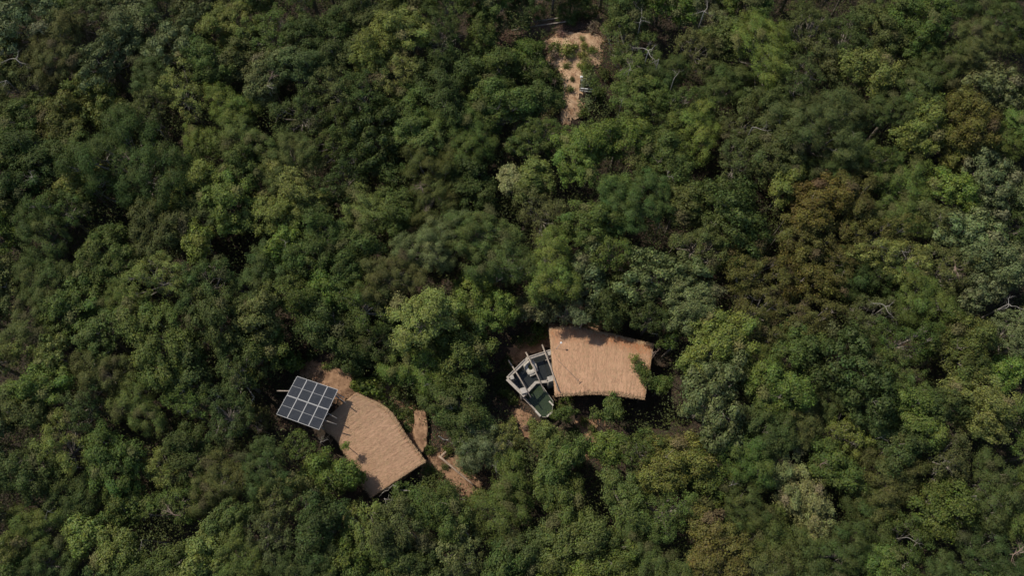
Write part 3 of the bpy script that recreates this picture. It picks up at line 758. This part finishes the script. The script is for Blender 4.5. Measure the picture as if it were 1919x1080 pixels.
BUSHES = [(1094,792,9,'G'),(1110,806,9,'D'),(940,715,14,'D'),(948,738,13,'G'),(962,752,12,'G'),(1046,768,11,'G'),(996,796,10,'G'),(790,778,8,'G'),(772,790,7,'D'),(1112,54,13,'K'),(1132,62,14,'K'),(1040,104,12,'K'),(1052,66,9,'K'),(1090,74,6,'P'),(1098,116,9,'P'),(1070,106,8,'P'),(1026,92,12,'K'),(1072,150,6,'O'),(835,875,8,'O'),(1098,800,7,'K'),(1092,842,8,'O'),(986,803,7,'K'),(640,700,7,'K'),(612,690,9,'G'),(600,700,8,'K'),(1062,98,16,'Y'),(1078,90,8,'Y'),(1094,88,8,'Y'),(1108,98,9,'L'),(1092,106,10,'Y'),(1040,92,12,'G'),(1062,126,9,'G'),(1088,128,10,'L'),(1046,152,13,'D'),(1044,172,14,'D'),(1054,196,9,'G'),(1100,140,13,'G'),(1102,196,15,'B'),(1094,214,13,'G'),(1068,170,8,'G'),(1130,142,12,'G'),(1034,140,16,'O'),(1122,180,17,'G'),(1036,205,17,'O'),
 (715,772,15,'G'),(735,765,13,'D'),(752,785,14,'G'),(762,802,12,'D'),(770,775,14,'G'),(712,738,12,'D'),(745,740,14,'G'),(770,745,14,'D'),(805,885,14,'G'),(820,905,16,'D'),(845,925,16,'O'),(870,945,15,'G'),(800,915,16,'G'),(838,846,11,'G'),(868,858,11,'L'),(880,880,14,'G'),(808,845,11,'D'),(900,925,14,'Y'),
 (1060,748,14,'G'),(1118,778,12,'G'),(1075,815,13,'D'),(1122,820,12,'L'),(1085,868,14,'G'),(960,795,12,'Y'),(1008,812,12,'G'),(975,830,14,'Y'),(1012,622,17,'L'),(1000,640,12,'G'),(1012,600,16,'G'),(975,640,13,'D'),(953,680,12,'D'),(560,680,12,'D'),(585,668,12,'G'),(672,700,13,'G'),(640,680,13,'D'),
 (648,836,9,'L'),(1213,715,14,'G'),(1198,688,13,'G'),(1190,672,9,'L'),(1206,700,11,'L'),(1104,148,14,'B'),(1114,156,13,'G'),(1096,156,9,'B'),(1118,170,11,'G')]
bl = [dict(px=a, py=b, r=c, kind=k, word=KIND[k][1], ) for a, b, c, k in BUSHES]
assign_labels(bl, 'bush')
for t in bl:
    f, s = BP[rng.randint(0, 4)]
    p = on_ground(t['px'], t['py'])
    tall = 0
    if t['px'] in (648, 1213, 1198, 1190, 1206, 1104, 1114, 1096, 1118): 
        tall = 5.3 if t['px'] == 648 else 4.8
        p = at(t['px'], t['py'], tall); p[2] = float(gz(p[0], p[1]))
    sc = t['r']/scale_at(p)/0.62
    nm, cat = ('bush', 'bush') if not tall else ('slender_tree', 'tree')
    lbl = t['label'] if not tall else t['label'].replace('bush', 'slender tree')
    root = empty(nm, p, rng.uniform(0, 6.28), label=lbl, cat=cat, group='bushes on the bare earth' if not tall else 'tree tops over the thatch')
    o = bpy.data.objects.new('foliage' if not tall else 'crown', f); COL.objects.link(o); o.parent = root; o.scale = (sc,)*3
    o.color = jitter(KIND[t['kind']][0], 0.1); o.location = (0, 0, max(0, tall-p[2]-0.3))
    o = bpy.data.objects.new('stem' if not tall else 'trunk', s); COL.objects.link(o); o.parent = root; o.scale = (sc,)*3
    o.location = (0, 0, max(0, tall-p[2]-0.3))
    if tall:
        B = Buf(); hh = tall-p[2]-0.25
        B.tube([(0, 0, -0.1), (0.06, 0.04, hh*0.5), (0, 0, hh)], [0.05, 0.04, 0.03], 6)
        B.build('stem', M_BARK, root)

# -------- dead branches reaching through the canopy
def dead_proto(seed, mat, curl=0.35, spread=1.0, n0=5):
    rg = np.random.RandomState(seed); B = Buf()
    def grow(p, d, L, r, lev):
        pts = [p]; rad = [r]; q = p.copy(); dd = d.copy()
        for i in range(5):
            dd = unit(dd + rg.normal(size=3)*curl*[1, 1, 0.6]); q = q + dd*L/5; pts.append(q.copy()); rad.append(r*(1-0.16*(i+1)))
        B.tube(pts, rad, 5, cap=False)
        if lev:
            for i in (2, 3, 4, 5):
                if rg.rand() < 0.85:
                    grow(pts[i], unit(dd*0.6+rg.normal(size=3)*[1, 1, 0.35]*0.9), L*rg.uniform(0.45, 0.75), rad[i]*0.6, lev-1)
    B.tube([(0, 0, -12), (0.1, 0.05, -6), (0, 0, 0)], [0.09, 0.07, 0.035], 6, cap=False)
    a0 = rg.rand()*6.28
    for k in range(n0):
        a = a0 + rg.normal()*0.75 + (2.6 if k == n0-1 and n0 > 1 else 0)
        grow(np.array([0., 0, 0]), unit(np.array([math.cos(a), math.sin(a), rg.uniform(0.15, 0.8)])), spread*rg.uniform(0.9, 1.7)*(1 if k == 0 else 0.7), 0.026, 3 if k == 0 else 2)
    me = bpy.data.meshes.new('branches'); me.from_pydata(B.v, [], B.f); me.update(); me.materials.append(mat); return me
DP = [dead_proto(s, M_DEAD, c, 1.0, n) for s, c, n in ((1, .35, 3), (2, .5, 2), (3, .3, 3), (4, .6, 1), (5, .4, 2))]
DT = [dead_proto(s, M_TWIG, .3, 1.0, 6) for s in (11, 12)]
DEAD = [(60,330,22,1,8.6),(200,300,26,3,9),(380,640,14,3,7.6),(1530,240,24,1,9.2),(1600,250,16,0,9.2),(1250,330,20,1,8.4),(1690,470,22,1,8.4),(1750,560,26,3,8.6),(1200,40,24,1,8.6),(1235,110,22,3,8.6),(1180,130,18,1,8),(640,610,12,1,7),(1040,545,14,1,8),(1650,820,18,1,8.2),(1830,930,22,1,8.2),(90,960,14,3,7.8),(560,1020,14,1,7.6),(860,300,16,3,8.2),(30,110,36,0,9.2),(12,150,26,1,8.8),(505,150,30,2,8.5),(245,300,30,2,9.6),(150,325,20,3,8.5),(300,245,12,3,8),(535,455,17,3,8),(1215,95,38,0,9.0),(1262,150,24,3,8),(1410,238,34,1,9.2),(1715,170,18,1,8.6),(1475,405,20,3,7.5),(1465,432,16,3,7.2),(1235,425,16,3,7),
 (1100,525,28,1,7.6),(1660,575,34,0,8.5),(1890,570,32,0,8.8),(1790,500,40,2,8.6),(1800,870,40,3,8.6),(1700,1008,26,3,8.2),(1370,910,16,1,8.2),(1280,825,10,3,7.8),(325,965,34,2,8.4),(265,1012,20,3,7.2),(350,770,34,1,8.0),(480,800,26,2,4.8),(600,830,20,1,5.4),(850,830,22,3,5.6),(930,885,18,1,7),(1230,660,20,2,6.4),
 (800,720,12,3,7),(720,935,28,3,5.6),(835,935,30,3,4.2),(1550,800,24,3,7.4),(1320,20,30,0,9),(500,160,20,1,8.8),(1900,1040,40,2,8.8),(1860,990,20,3,8),(620,905,12,3,6.6),(800,395,16,2,8.4),(975,435,22,2,8.2),(1060,160,14,1,4.8),(1040,155,14,2,4.6),(985,225,22,2,7.2),(1165,190,12,1,8),(790,350,26,2,9.2),(1540,870,18,2,8.4)]
dl = [dict(px=a, py=b, r=c, v=v, z=z, word='pale bare' if v != 2 else 'brown twiggy') for a, b, c, v, z in DEAD]
assign_labels(dl, 'dead tree')
for t in dl:
    me = DT[rng.randint(0, 2)] if t['v'] == 2 else DP[t['v']] if rng.rand() < 0.6 else DP[rng.randint(0, 5)]
    p = at(t['px'], t['py'], t['z']); g = float(gz(p[0], p[1]))
    sc = t['r']/scale_at(p)/1.35
    root = empty('dead_tree', (p[0], p[1], g), rng.uniform(0, 6.28), label=t['label'], cat='dead tree', group='bare dead trees in the canopy')
    o = bpy.data.objects.new('branch', me); COL.objects.link(o); o.parent = root; o.scale = (sc, sc, max(sc*0.8, 0.7)); o.location = (0, 0, t['z']-g)

# ------------------------------------------------------------------ thatched roofs
def lerp_curve(c, t):
    c = np.array(c, float); k = t*(len(c)-1); i = np.clip(np.floor(k).astype(int), 0, len(c)-2); f = (k-i)[..., None]
    p0 = c[np.maximum(i-1, 0)]; p1 = c[i]; p2 = c[i+1]; p3 = c[np.minimum(i+2, len(c)-1)]
    return 0.5*((2*p1)+(-p0+p2)*f+(2*p0-5*p1+4*p2-p3)*f**2+(-p0+3*p1-3*p2+p3)*f**3)
def thatched_roof(parent, hi_px, lo_px, z_hi, z_lo, mat, fresh, straw_n, seed, thick=0.34):
    """hi_px / lo_px : the roof's high and low eaves as pixel curves; straw runs from one to the other."""
    rg = np.random.RandomState(seed)
    hi = np.array([at(x, y, z_hi) for x, y in hi_px]); lo = np.array([at(x, y, z_lo) for x, y in lo_px])
    nu, nv = 170, 70
    U, Vv = np.meshgrid(np.linspace(0, 1, nu), np.linspace(0, 1, nv))
    A = lerp_curve(hi, U); B = lerp_curve(lo, U)
    e1 = (vnoise(U*70+seed, 0*U+1)-0.5)*0.035+(vnoise(U*9+seed, 0*U+4)-0.5)*0.03; e2 = (vnoise(U*76+seed*3, 0*U+9)-0.5)*0.03
    W = (0-e1)+(1+e1+e2)*Vv
    P = A*(1-W[..., None]) + B*W[..., None]
    wid = np.linalg.norm(hi[-1]-hi[0]); slope = np.linalg.norm(hi[0]-lo[0])
    bumpy = (vnoise(U*wid*0.9+3, Vv*slope*0.4)-0.5)*0.05 + (vnoise(U*wid*4+3, Vv*slope*0.7+8)-0.5)*0.035 + (vnoise(U*wid*9, Vv*slope*1.4)-0.5)*0.018
    P[..., 2] += bumpy + 0.10*np.sin(math.pi*Vv)
    roll = np.minimum(np.minimum(Vv, 1-Vv)*slope, np.minimum(U, 1-U)*wid)
    P[..., 2] -= 0.16*np.clip(1-roll/0.25, 0, 1)**2
    Pb = P.copy(); Pb[..., 2] -= thick
    n = nu*nv; I = np.arange(n).reshape(nv, nu)
    F = [np.stack([I[:-1, :-1], I[1:, :-1], I[1:, 1:], I[:-1, 1:]], -1).reshape(-1, 4),
         n+np.stack([I[:-1, :-1], I[:-1, 1:], I[1:, 1:], I[1:, :-1]], -1).reshape(-1, 4)]
    for e in (I[0, :], I[-1, ::-1], I[::-1, 0], I[:, -1]):
        F.append(np.stack([e[:-1], e[1:], n+e[1:], n+e[:-1]], -1))
    F = np.concatenate(F)
    # face orientation upward
    me = mesh_np('roof', np.concatenate([P.reshape(-1, 3), Pb.reshape(-1, 3)]), F, mat, smooth=True)
    uvl = me.uv_layers.new(name='UVMap')
    uv = np.stack([U*wid, Vv*slope], -1).reshape(-1, 2); uv = np.concatenate([uv, uv])
    uvl.data.foreach_set('uv', uv[F.ravel()].astype(np.float32).ravel())
    fr = me.attributes.new('fresh', 'FLOAT', 'POINT')
    fv = np.clip(fresh(U, Vv) + (vnoise(U*wid*3, Vv*slope)-0.5)*0.5*(fresh(U, Vv) > 0.02), 0, 1).ravel()
    fr.data.foreach_set('value', np.concatenate([fv, fv]).astype(np.float32))
    ro = link('roof', me, parent)
    # loose straw over the surface and bristling from the eaves
    u = rg.rand(straw_n); v = rg.rand(straw_n)
    ne = straw_n//3
    v[:ne] = np.where(rg.rand(ne) < 0.5, rg.uniform(-0.012, 0.03, ne), rg.uniform(0.97, 1.012, ne))
    u[ne:ne+ne//3] = np.where(rg.rand(ne//3) < 0.5, rg.uniform(-0.004, 0.01, ne//3), rg.uniform(0.99, 1.004, ne//3))
    a = lerp_curve(hi, np.clip(u, 0, 1)); b = lerp_curve(lo, np.clip(u, 0, 1))
    c = a*(1-v[:, None])+b*v[:, None]
    ui = np.clip((u*(nu-1)).astype(int), 0, nu-1); vi = np.clip((v*(nv-1)).astype(int), 0, nv-1)
    c[:, 2] = P[vi, ui, 2] + rg.uniform(0.0, 0.03, straw_n)
    d = unit(b-a); d = unit(d + rg.normal(size=d.shape)*[0.22, 0.22, 0.05])
    L = rg.uniform(0.12, 0.34, straw_n)[:, None]; L[:ne] *= 1.5; c[:ne, 2] -= rg.uniform(0, 0.12, ne); w = unit(np.cross(d, [0, 0, 1.0]))*rg.uniform(0.006, 0.014, straw_n)[:, None]
    q0 = c-d*L/2; q1 = c+d*L/2
    Vs = np.stack([q0-w, q0+w, q1+w*0.4, q1-w*0.4], 1).reshape(-1, 3)
    sm = mesh_np('straw', Vs, np.arange(straw_n*4).reshape(-1, 4), M_STRAW)
    link('straw', sm, ro)
    return hi, lo

def wall_strip(buf, pts, z0, z1, th):
    for a, b in zip(pts[:-1], pts[1:]):
        a = np.array(a, float); b = np.array(b, float)
        zt0, zt1 = a[2], b[2]
        d = unit((b-a)[:2]); n = np.array([-d[1], d[0]])*th/2
        A = [(a[0]+n[0], a[1]+n[1]), (a[0]-n[0], a[1]-n[1]), (b[0]-n[0], b[1]-n[1]), (b[0]+n[0], b[1]+n[1])]
        buf.prism(A, z0, [zt0-0.06, zt0-0.06, zt1-0.06, zt1-0.06])

def house(label, hi_px, lo_px, z_hi, z_lo, mat, fresh, seed, floor_z):
    root = empty('thatched_house', (0, 0, 0), label=label, cat='house', group='thatched houses in the forest')
    hi, lo = thatched_roof(root, hi_px, lo_px, z_hi, z_lo, mat, fresh, 14000, seed)
    uu = np.linspace(0.04, 0.96, 9)
    H = lerp_curve(hi, uu); Lw = lerp_curve(lo, uu)
    back = Lw*0.90+H*0.10; front = H*0.93+Lw*0.07
    b = Buf(); wall_strip(b, [(p[0], p[1], p[2]-0.28) for p in back], floor_z-0.5, 0, 0.28)
    b.build('wall', M_ADOBE, root)
    for k in (0, -1):
        b = Buf(); n = 7; pts = [back[k]*(1-t)+(front[k]*0.75+back[k]*0.25)*t for t in np.linspace(0.03, 1, n)]
        wall_strip(b, [(p[0], p[1], p[2]-0.28) for p in pts], floor_z-0.5, 0, 0.24); b.build('wall', M_ADOBE, root)
    b = Buf(); b.prism([tuple(p[:2]) for p in back]+[tuple(p[:2]) for p in (front*0.97+back*0.03)[::-1]], floor_z-0.6, floor_z); b.build('floor_slab', M_DECK, root)
    for i in (0, 2, 4, 6, 8):
        p = front[i]; b = Buf(); b.tube([(p[0], p[1], floor_z-0.5), (p[0]+0.02, p[1], (p[2]+floor_z)/2), (p[0], p[1], p[2]-0.22)], [0.10, 0.09, 0.085], 8); b.build('post', M_POLE, root, smooth=True)
    for i in range(0, 9):
        a = back[i]+[0, 0, -0.36]; c = front[i]+[0, 0, -0.36]; b = Buf(); b.tube([a, c], 0.055, 6); b.build('rafter', M_POLE, root)
    return root
# roof with the straw running up and down the photo : high eave below
house('curved orange tan thatched roof house beside the dark plunge pool',
      [(1040,739),(1076,737),(1112,735),(1146,737),(1178,741),(1209,745)], [(1029,616),(1075,614),(1112,621),(1150,628),(1188,638),(1225,647)],
      4.9, 3.7, M_THATCH_B, lambda U, V: np.clip((V-0.74)/0.2, 0, 1)*np.clip((U-0.3)/0.2, 0.45, 1)+np.clip((U-0.95)/0.04, 0, 1), 4, 1.0)
house('tan brown thatched roof house next to the solar panels',
      [(664,738),(690,750),(716,763),(736,782),(754,812),(773,838),(795,868)], [(598,796),(614,808),(630,820),(646,846),(662,874),(676,902),(697,932)],
      3.9, 3.0, M_THATCH_A, lambda U, V: np.clip((0.05-V)/0.05, 0, 1)*0.6, 7, 0.9)

# earth terrace beside the tan house
tp = [(775,771),(797,767),(800,785),(802,803),(800,822),(801,836),(795,840),(794,847),(787,851),(781,843),(778,826),(774,805),(777,790)]
b = Buf(); P = [at(x, y, 2.35) for x, y in tp]
b.prism([tuple(p[:2]) for p in P], 0.6, 2.35)
b.build('earth_terrace', M_REDEARTH, bevel=0.12, label='narrow sunlit orange earth terrace right of the tan thatched roof', cat='terrace')

# ------------------------------------------------------------------ solar array
def solar():
    Z = 5.3
    TL, TR, BR, BL = [at(x, y, z) for (x, y), z in zip([(557,705.5),(633.5,731),(598,806.5),(518,777)], (5.55, 5.55, 5.15, 5.15))]
    c = (TL+TR+BR+BL)/4
    root = empty('solar_array', (c[0], c[1], float(gz(c[0], c[1]))), label='tilted array of eight solar panels on timber posts', cat='solar array')
    base = np.array(root.location)
    def P(u, v, dz=0): return (TL*(1-u)+TR*u)*(1-v)+(BL*(1-u)+BR*u)*v - base + [0, 0, dz]
    for i in range(4):
        for j in range(2):
            u0, u1 = i/4+0.004, (i+1)/4-0.004; v0, v1 = j*0.5+0.004+0.003*j, j*0.5+0.493+0.003*j
            g = 0.0
            cs = [P(u0, v0), P(u1, v0), P(u1, v1), P(u0, v1)]
            V = [p+[0, 0, 0.0] for p in cs]+[p-[0, 0, 0.035] for p in cs]
            me = bpy.data.meshes.new('panel'); me.from_pydata([tuple(v) for v in V], [], [(3, 2, 1, 0), (4, 5, 6, 7), (0, 1, 5, 4), (1, 2, 6, 5), (2, 3, 7, 6), (3, 0, 4, 7)]); me.update()
            uv = me.uv_layers.new(name='UVMap'); co = {3: (0, 0), 2: (1, 0), 1: (1, 1), 0: (0, 1)}
            for l in me.polygons[0].loop_indices: uv.data[l].uv = co[me.loops[l].vertex_index]
            me.materials.append(M_CELL); po = link('panel', me, root)
            fb = Buf(); up = unit(np.cross(cs[1]-cs[0], cs[0]-cs[3]))
            w = 0.05
            for a, q in ((0, 1), (1, 2), (2, 3), (3, 0)): fb.bar(cs[a]+up*0.004, cs[q]+up*0.004, w, 0.05, up)
            ma = (cs[0]+cs[3])/2; mb = (cs[1]+cs[2])/2
            fb.bar(ma+up*0.004, mb+up*0.004, 0.028, 0.02, up)
            fb.build('frame', M_ALU, po)
    for v in (0.12, 0.38, 0.62, 0.88):
        b = Buf(); b.bar(P(-0.02, v, -0.075), P(1.02, v, -0.075), 0.05, 0.05); b.build('rail', M_ALU, root)
    # timber purlins sticking out to the right, posts below
    for (a, e, z) in (((519,733),(573,734),5.05), ((628,741),(648,755.5),5.0), ((634,739.5),(645,746),4.86), ((606,787.5),(631,796),4.95), ((612,774),(632,785),4.8)):
        p = at(*a, z)-base; q = at(*e, z)-base; d = unit(q-p)
        b = Buf(); b.tube([p-d*1.6 if a != (519,733) else p, q], [0.06, 0.055], 7); b.build('pole', M_POLE, root, smooth=True)
    for u, v in ((0.06, 0.1), (0.94, 0.1), (0.06, 0.9), (0.94, 0.9), (0.5, 0.5)):
        p = P(u, v, -0.12); g = float(gz(p[0]+base[0], p[1]+base[1]))-base[2]
        b = Buf(); b.tube([(p[0], p[1], g-0.3), p], [0.1, 0.08], 8); b.build('post', M_POLE, root, smooth=True)
    for v in (0.2, 0.8):
        b = Buf(); b.tube([P(0.03, v, -0.17), P(0.97, v, -0.17)], 0.07, 7); b.build('beam', M_POLE, root)
solar()

# ------------------------------------------------------------------ plunge pool and pergola
ZP = 2.6
def pts(L, z): return [at(x, y, z) for x, y in L]
def pool(name, polypx, z_rim, depth, wmat, bmat, label, rims, rimw, rim_mat):
    P = pts(polypx, z_rim); c = sum(P)/len(P)
    root = empty(name, (c[0], c[1], 0), label=label, cat='pool')
    base = np.array([c[0], c[1], 0])
    poly = [tuple((p-base)[:2]) for p in P]
    b = Buf(); b.prism(poly, -0.3, z_rim-depth); b.build('basin', bmat, root)
    w = Buf(); w.add([(x, y, z_rim-0.16) for x, y in poly], [tuple(range(len(poly)))]); w.build('pool_water', wmat, root)
    b = Buf(); n = len(P)
    for i in range(n):
        a = P[i]-base; q = P[(i+1) % n]-base
        b.bar((a[0], a[1], (z_rim-0.3)/2), (q[0], q[1], (z_rim-0.3)/2), 0.12, z_rim-0.12)
    b.build('wall', M_CONC, root)
    return root, base
pool('plunge_pool', [(954,708),(987,675),(1030,660),(1036,712),(1005,716),(984,738)], ZP, 0.75, M_WATER, M_DARKSTONE,
     'dark water plunge pool under the timber poles', None, 0.2, M_BEAM)
pool('green_pool', [(984,743),(1007,720),(1013,719),(1036,752),(1034,772),(1024,781),(1013,780)], ZP-0.5, 0.5, M_GWATER, M_GREENBASIN,
     'murky green pool with a pointed pale rim below the plunge pool', None, 0.2, M_BEAM)

def pergola():
    root = empty('timber_pergola', tuple(at(995, 705, 0)), label='pale weathered timber pergola with crossing poles over the plunge pool', cat='pergola')
    base = np.array(root.location)
    ZB = 3.5
    beams = [((986,673),(1034,657.5),.26),((950.5,709.5),(988,673.5),.24),((950,711),(983,743.5),.24),((984,739),(1005,716.5),.24),((1004,717.5),(1037,714.5),.22)]
    for k, (a, c, w) in enumerate(beams):
        p, q = at(*a, ZB+0.004*k)-base, at(*c, ZB+0.004*k)-base
        b = Buf(); b.bar(p, q, w+0.07, 0.16); b.build('beam', M_BEAM, root, bevel=0.015)
    for k, (a, c) in enumerate((((989,670),(1030,656.6)),((952,705),(983,674)))):
        p, q = at(*a, ZB+0.14)-base, at(*c, ZB+0.14)-base
        b = Buf(); b.bar(p, q, 0.08, 0.1); b.build('beam', M_BEAM, root)
    for k, (a, c) in enumerate((((953,675.5),(995,745.5)),((985.5,660.5),(1020.5,734.5)),((1016,646.5),(1047,733)))):
        p, q = at(*a, ZB+0.22)-base, at(*c, ZB+0.22 + (1.5 if k == 2 else 0))-base
        b = Buf(); m = (p+q)/2+[0.03, 0.02, 0.02]; b.tube([p, m, q], [0.085, 0.075, 0.06], 8); b.build('pole', M_POLE, root, smooth=True)
    for (x, y, s) in ((1030.5,663.5,.42),(1031.5,711.5,.58),(981,733.5,.62),(959.5,709,.40)):
        p = at(x, y, ZB-0.02)-base
        b = Buf(); b.box((p[0], p[1], (ZB-0.12)/2-base[2]+0.4), s, s, ZB-0.92+0.8-0.0, Matrix.Rotation(0.3, 3, 'Z')); b.build('pillar', M_CONC, root, bevel=0.02)
    for (a, c, z) in (((1022,676),(1035,671),3.75),((1024,713),(1040,708.5),3.72)):
        p, q = at(*a, z)-base, at(*c, z)-base
        b = Buf(); b.tube([p, q], 0.05, 6); b.build('crosspiece', M_POLE, root)
pergola()
# pale border of the green pool
for k, (a, c, col) in enumerate((((1004,771),(1013,781),0),((1025,781.5),(1035,772.5),0),((1029,752.5),(1037,760),0))):
    pass
b = Buf()
for a, c in (((977.5,742.5),(1004,770)),):
    b.bar(at(*a, 2.3), at(*c, 2.3), 0.16, 0.16)
b.build('timber_rail', M_POLE, label='brown timber rail along the left side of the green pool', cat='rail')
b = Buf()
b.bar(at(1003.5,770.5,2.3), at(1013,781,2.3), 0.2, 0.2); b.bar(at(1025,781.5,2.3), at(1035,772.5,2.3), 0.18, 0.2); b.bar(at(1029,752.5,2.28), at(1037,761,2.28), 0.16, 0.16)
b.build('stone_coping', M_STONE, label='bright white coping stones around the tip of the green pool', cat='coping', bevel=0.02)
# pale stone tub with a round opening
def tub():
    c = at(994.5, 688, 2.9)
    root = empty('stone_tub', (c[0], c[1], 1.6), 0.42, label='rounded pale stone block with a round dark opening in the plunge pool', cat='stone tub')
    rg = np.random.RandomState(3); n = 28
    B = Buf(); rings = []
    for (rr, z) in ((0.66, -0.2), (0.70, 0.9), (0.70, 1.22), (0.62, 1.32), (0.34, 1.34), (0.27, 1.28), (0.24, 0.9)):
        ring = []
        for k in range(n):
            a = 6.283*k/n; sq = 1/max(abs(math.cos(a)), abs(math.sin(a)))**0.55 if rr > 0.4 else 1
            r2 = rr*sq*(1+0.05*math.sin(3*a+1)+rg.normal()*0.012)
            ring.append((r2*math.cos(a)*0.95, r2*math.sin(a)*1.12, z+rg.normal()*0.012))
        rings.append(ring)
    vs = [v for r_ in rings for v in r_]
    fs = [(i*n+k, i*n+(k+1) % n, (i+1)*n+(k+1) % n, (i+1)*n+k) for i in range(len(rings)-1) for k in range(n)]
    B.add(vs, fs); B.build('rim', M_STONE, root, smooth=True)
    B = Buf(); B.add([(0.27*math.cos(6.283*k/20), 0.3*math.sin(6.283*k/20), 1.0) for k in range(20)], [tuple(range(20))]); B.build('basin', M_DARKSTONE, root)
    B = Buf(); B.box((-0.1, -0.72, 1.02), 0.7, 0.4, 0.35); B.box((0.42, -0.45, 1.1), 0.34, 0.5, 0.3); B.build('ledge', M_STONE, root, bevel=0.06)
    f, s = bush_proto(77, 0.22, 0.09)
    o = link('plant', f, root, loc=(0.02, 0.05, 1.08)); o.color = (0.07, 0.085, 0.03, 1)
tub()
# thin whip rod with a white lamp at its tip, leaning over the orange thatch
root = empty('lamp_rod', tuple(at(1036, 662, 3.5)), label='thin rod with a small white lamp above the orange thatch', cat='lamp')
base = np.array(root.location)
b = Buf(); q = at(1051.5, 643, 5.2)-base; b.tube([(0, 0, 0), q*0.55+[0, 0, 0.05], q], [0.03, 0.022, 0.015], 6); b.build('rod', M_ALU, root)
b = Buf(); b.tube([q+[0, 0, -0.08], q+[0, 0, -0.02], q+[0, 0, 0.07], q+[0, 0, 0.11]], [0.05, 0.10, 0.11, 0.05], 12); b.build('lamp_head', M_WHITE, root)
b = Buf(); L = [at(1043.5+39.5*t, 671+42.5*t, 5.02-0.02*math.sin(3.1*t)) for t in np.linspace(0, 1, 8)]
for i, p in enumerate(L): p[2] = 4.3+0.62*i/7+0.25
b.tube(L, 0.018, 5); b.tube([L[-1]-[.12, .1, 0], L[-1]+[0.12, 0.14, 0]], 0.04, 5)
b.build('line', M_TWIG, label='thin dark cable lying slanted across the orange thatch', cat='line')  # thin dark tube run slantwise over the orange thatch

# ------------------------------------------------------------------ log, offcuts, small shelter in the clearing
b = Buf(); p0 = on_ground(824, 857)+[0, 0, 0.75]; p1 = on_ground(888, 911)+[0, 0, 0.65]; rg = np.random.RandomState(2)
L = [p0+(p1-p0)*t+rg.normal(size=3)*0.03 for t in np.linspace(0, 1, 9)]
b.tube(L, [0.125, 0.12, 0.12, 0.115, 0.115, 0.11, 0.11, 0.10, 0.10], 9)
b.build('log', M_TIMB, smooth=True, label='long straight pale log lying on red earth below right of the tan roof', cat='log')
b = Buf(); p = on_ground(831, 855)+[0, 0, 0.5]; b.tube([p-[.25, .2, 0], p+[.3, .35, 0.05]], 0.13, 8)
b.build('log_offcut', M_TIMB, label='short pale log offcut at the upper end of the long log', cat='log')
b = Buf(); a = on_ground(1148, 78)
def track_pole(a, c, lab):
    b = Buf(); p = on_ground(*a)+[0, 0, 1.0]; q = on_ground(*c)+[0, 0, 1.0]; b.tube([p, (p+q)/2+[0, 0, 0.12], q], [0.09, 0.08, 0.06], 6)
    b.build('timber_pole', M_POLE, label=lab, cat='pole')
track_pole((946, 60), (1052, 42), 'long thin timber pole lying in shade along the upper track')
track_pole((960, 66), (1060, 50), 'second thin timber pole lying below the first on the track')

def fallen_branch(a, c, za, zc, rad, lab, seed):
    rg = np.random.RandomState(seed); p = at(*a, za); q = at(*c, zc); b = Buf()
    P = [p+(q-p)*t+rg.normal(size=3)*0.06 for t in np.linspace(0, 1, 12)]
    b.tube(P, [rad*(1-0.6*t) for t in np.linspace(0, 1, 12)], 6)
    for i in (4, 7, 9):
        d = unit(unit(q-p)+rg.normal(size=3)*0.5); b.tube([P[i], P[i]+d*0.35, P[i]+d*0.8+rg.normal(size=3)*0.08], [rad*.5, rad*.35, rad*.12], 5)
    b.build('fallen_branch', M_DEAD, label=lab, cat='branch')
fallen_branch((738,917), (878,938), 4.6, 3.4, 0.05, 'long thin pale fallen branch below the lower end of the tan roof', 4)
fallen_branch((822,818), (862,838), 5.6, 4.6, 0.055, 'short pale curved branch right of the orange earth terrace', 5)
fallen_branch((745,908), (715,924), 4.8, 4.2, 0.035, 'small pale twig at the bottom corner of the tan roof', 6)
def shelter():
    c = at(1102, 158, 3.0)
    root = empty('small_shelter', tuple(on_ground(1102, 168)), label='small grey roofed shelter with a white slatted rail by the sandy clearing', cat='shelter')
    base = np.array(root.location)
    P = [at(x, y, 3.6)-base for x, y in ((1088,147),(1116,146),(1118,160),(1089,161))]
    b = Buf(); b.prism([tuple(p[:2]) for p in P], 3.5-base[2], 3.6-base[2]); b.build('roof', M_GREYROOF, root)
    b = Buf(); q0 = at(1087,165,3.6)-base; q1 = at(1115,168,3.6)-base
    b.bar(q0, q1, 0.09, 0.09); b.bar(q0-[0, 0, .5], q1-[0, 0, .5], 0.06, 0.06)
    for t in np.linspace(0, 1, 11):
        p = q0+(q1-q0)*t; b.box(p-[0, 0.03, 0.28], 0.09, 0.05, 0.6)
    b.build('railing', M_WHITE, root)
    for p in (P[0], P[1], P[2], P[3]):
        b = Buf(); b.tube([(p[0]*0.96, p[1], -0.6), (p[0]*0.96, p[1], 3.5-base[2])], 0.07, 6); b.build('post', M_POLE, root)
    b = Buf(); b.box(at(1090, 144, 3.6)-base, 0.35, 0.25, 0.16); b.build('roof_vent', M_WHITE, root)
shelter()
print('TREES in frame', n_in(), 'total', len(placed), 'protos', len(PROTO), 'leaves', sum(len(m[0].polygons) for m in PROTO.values()))
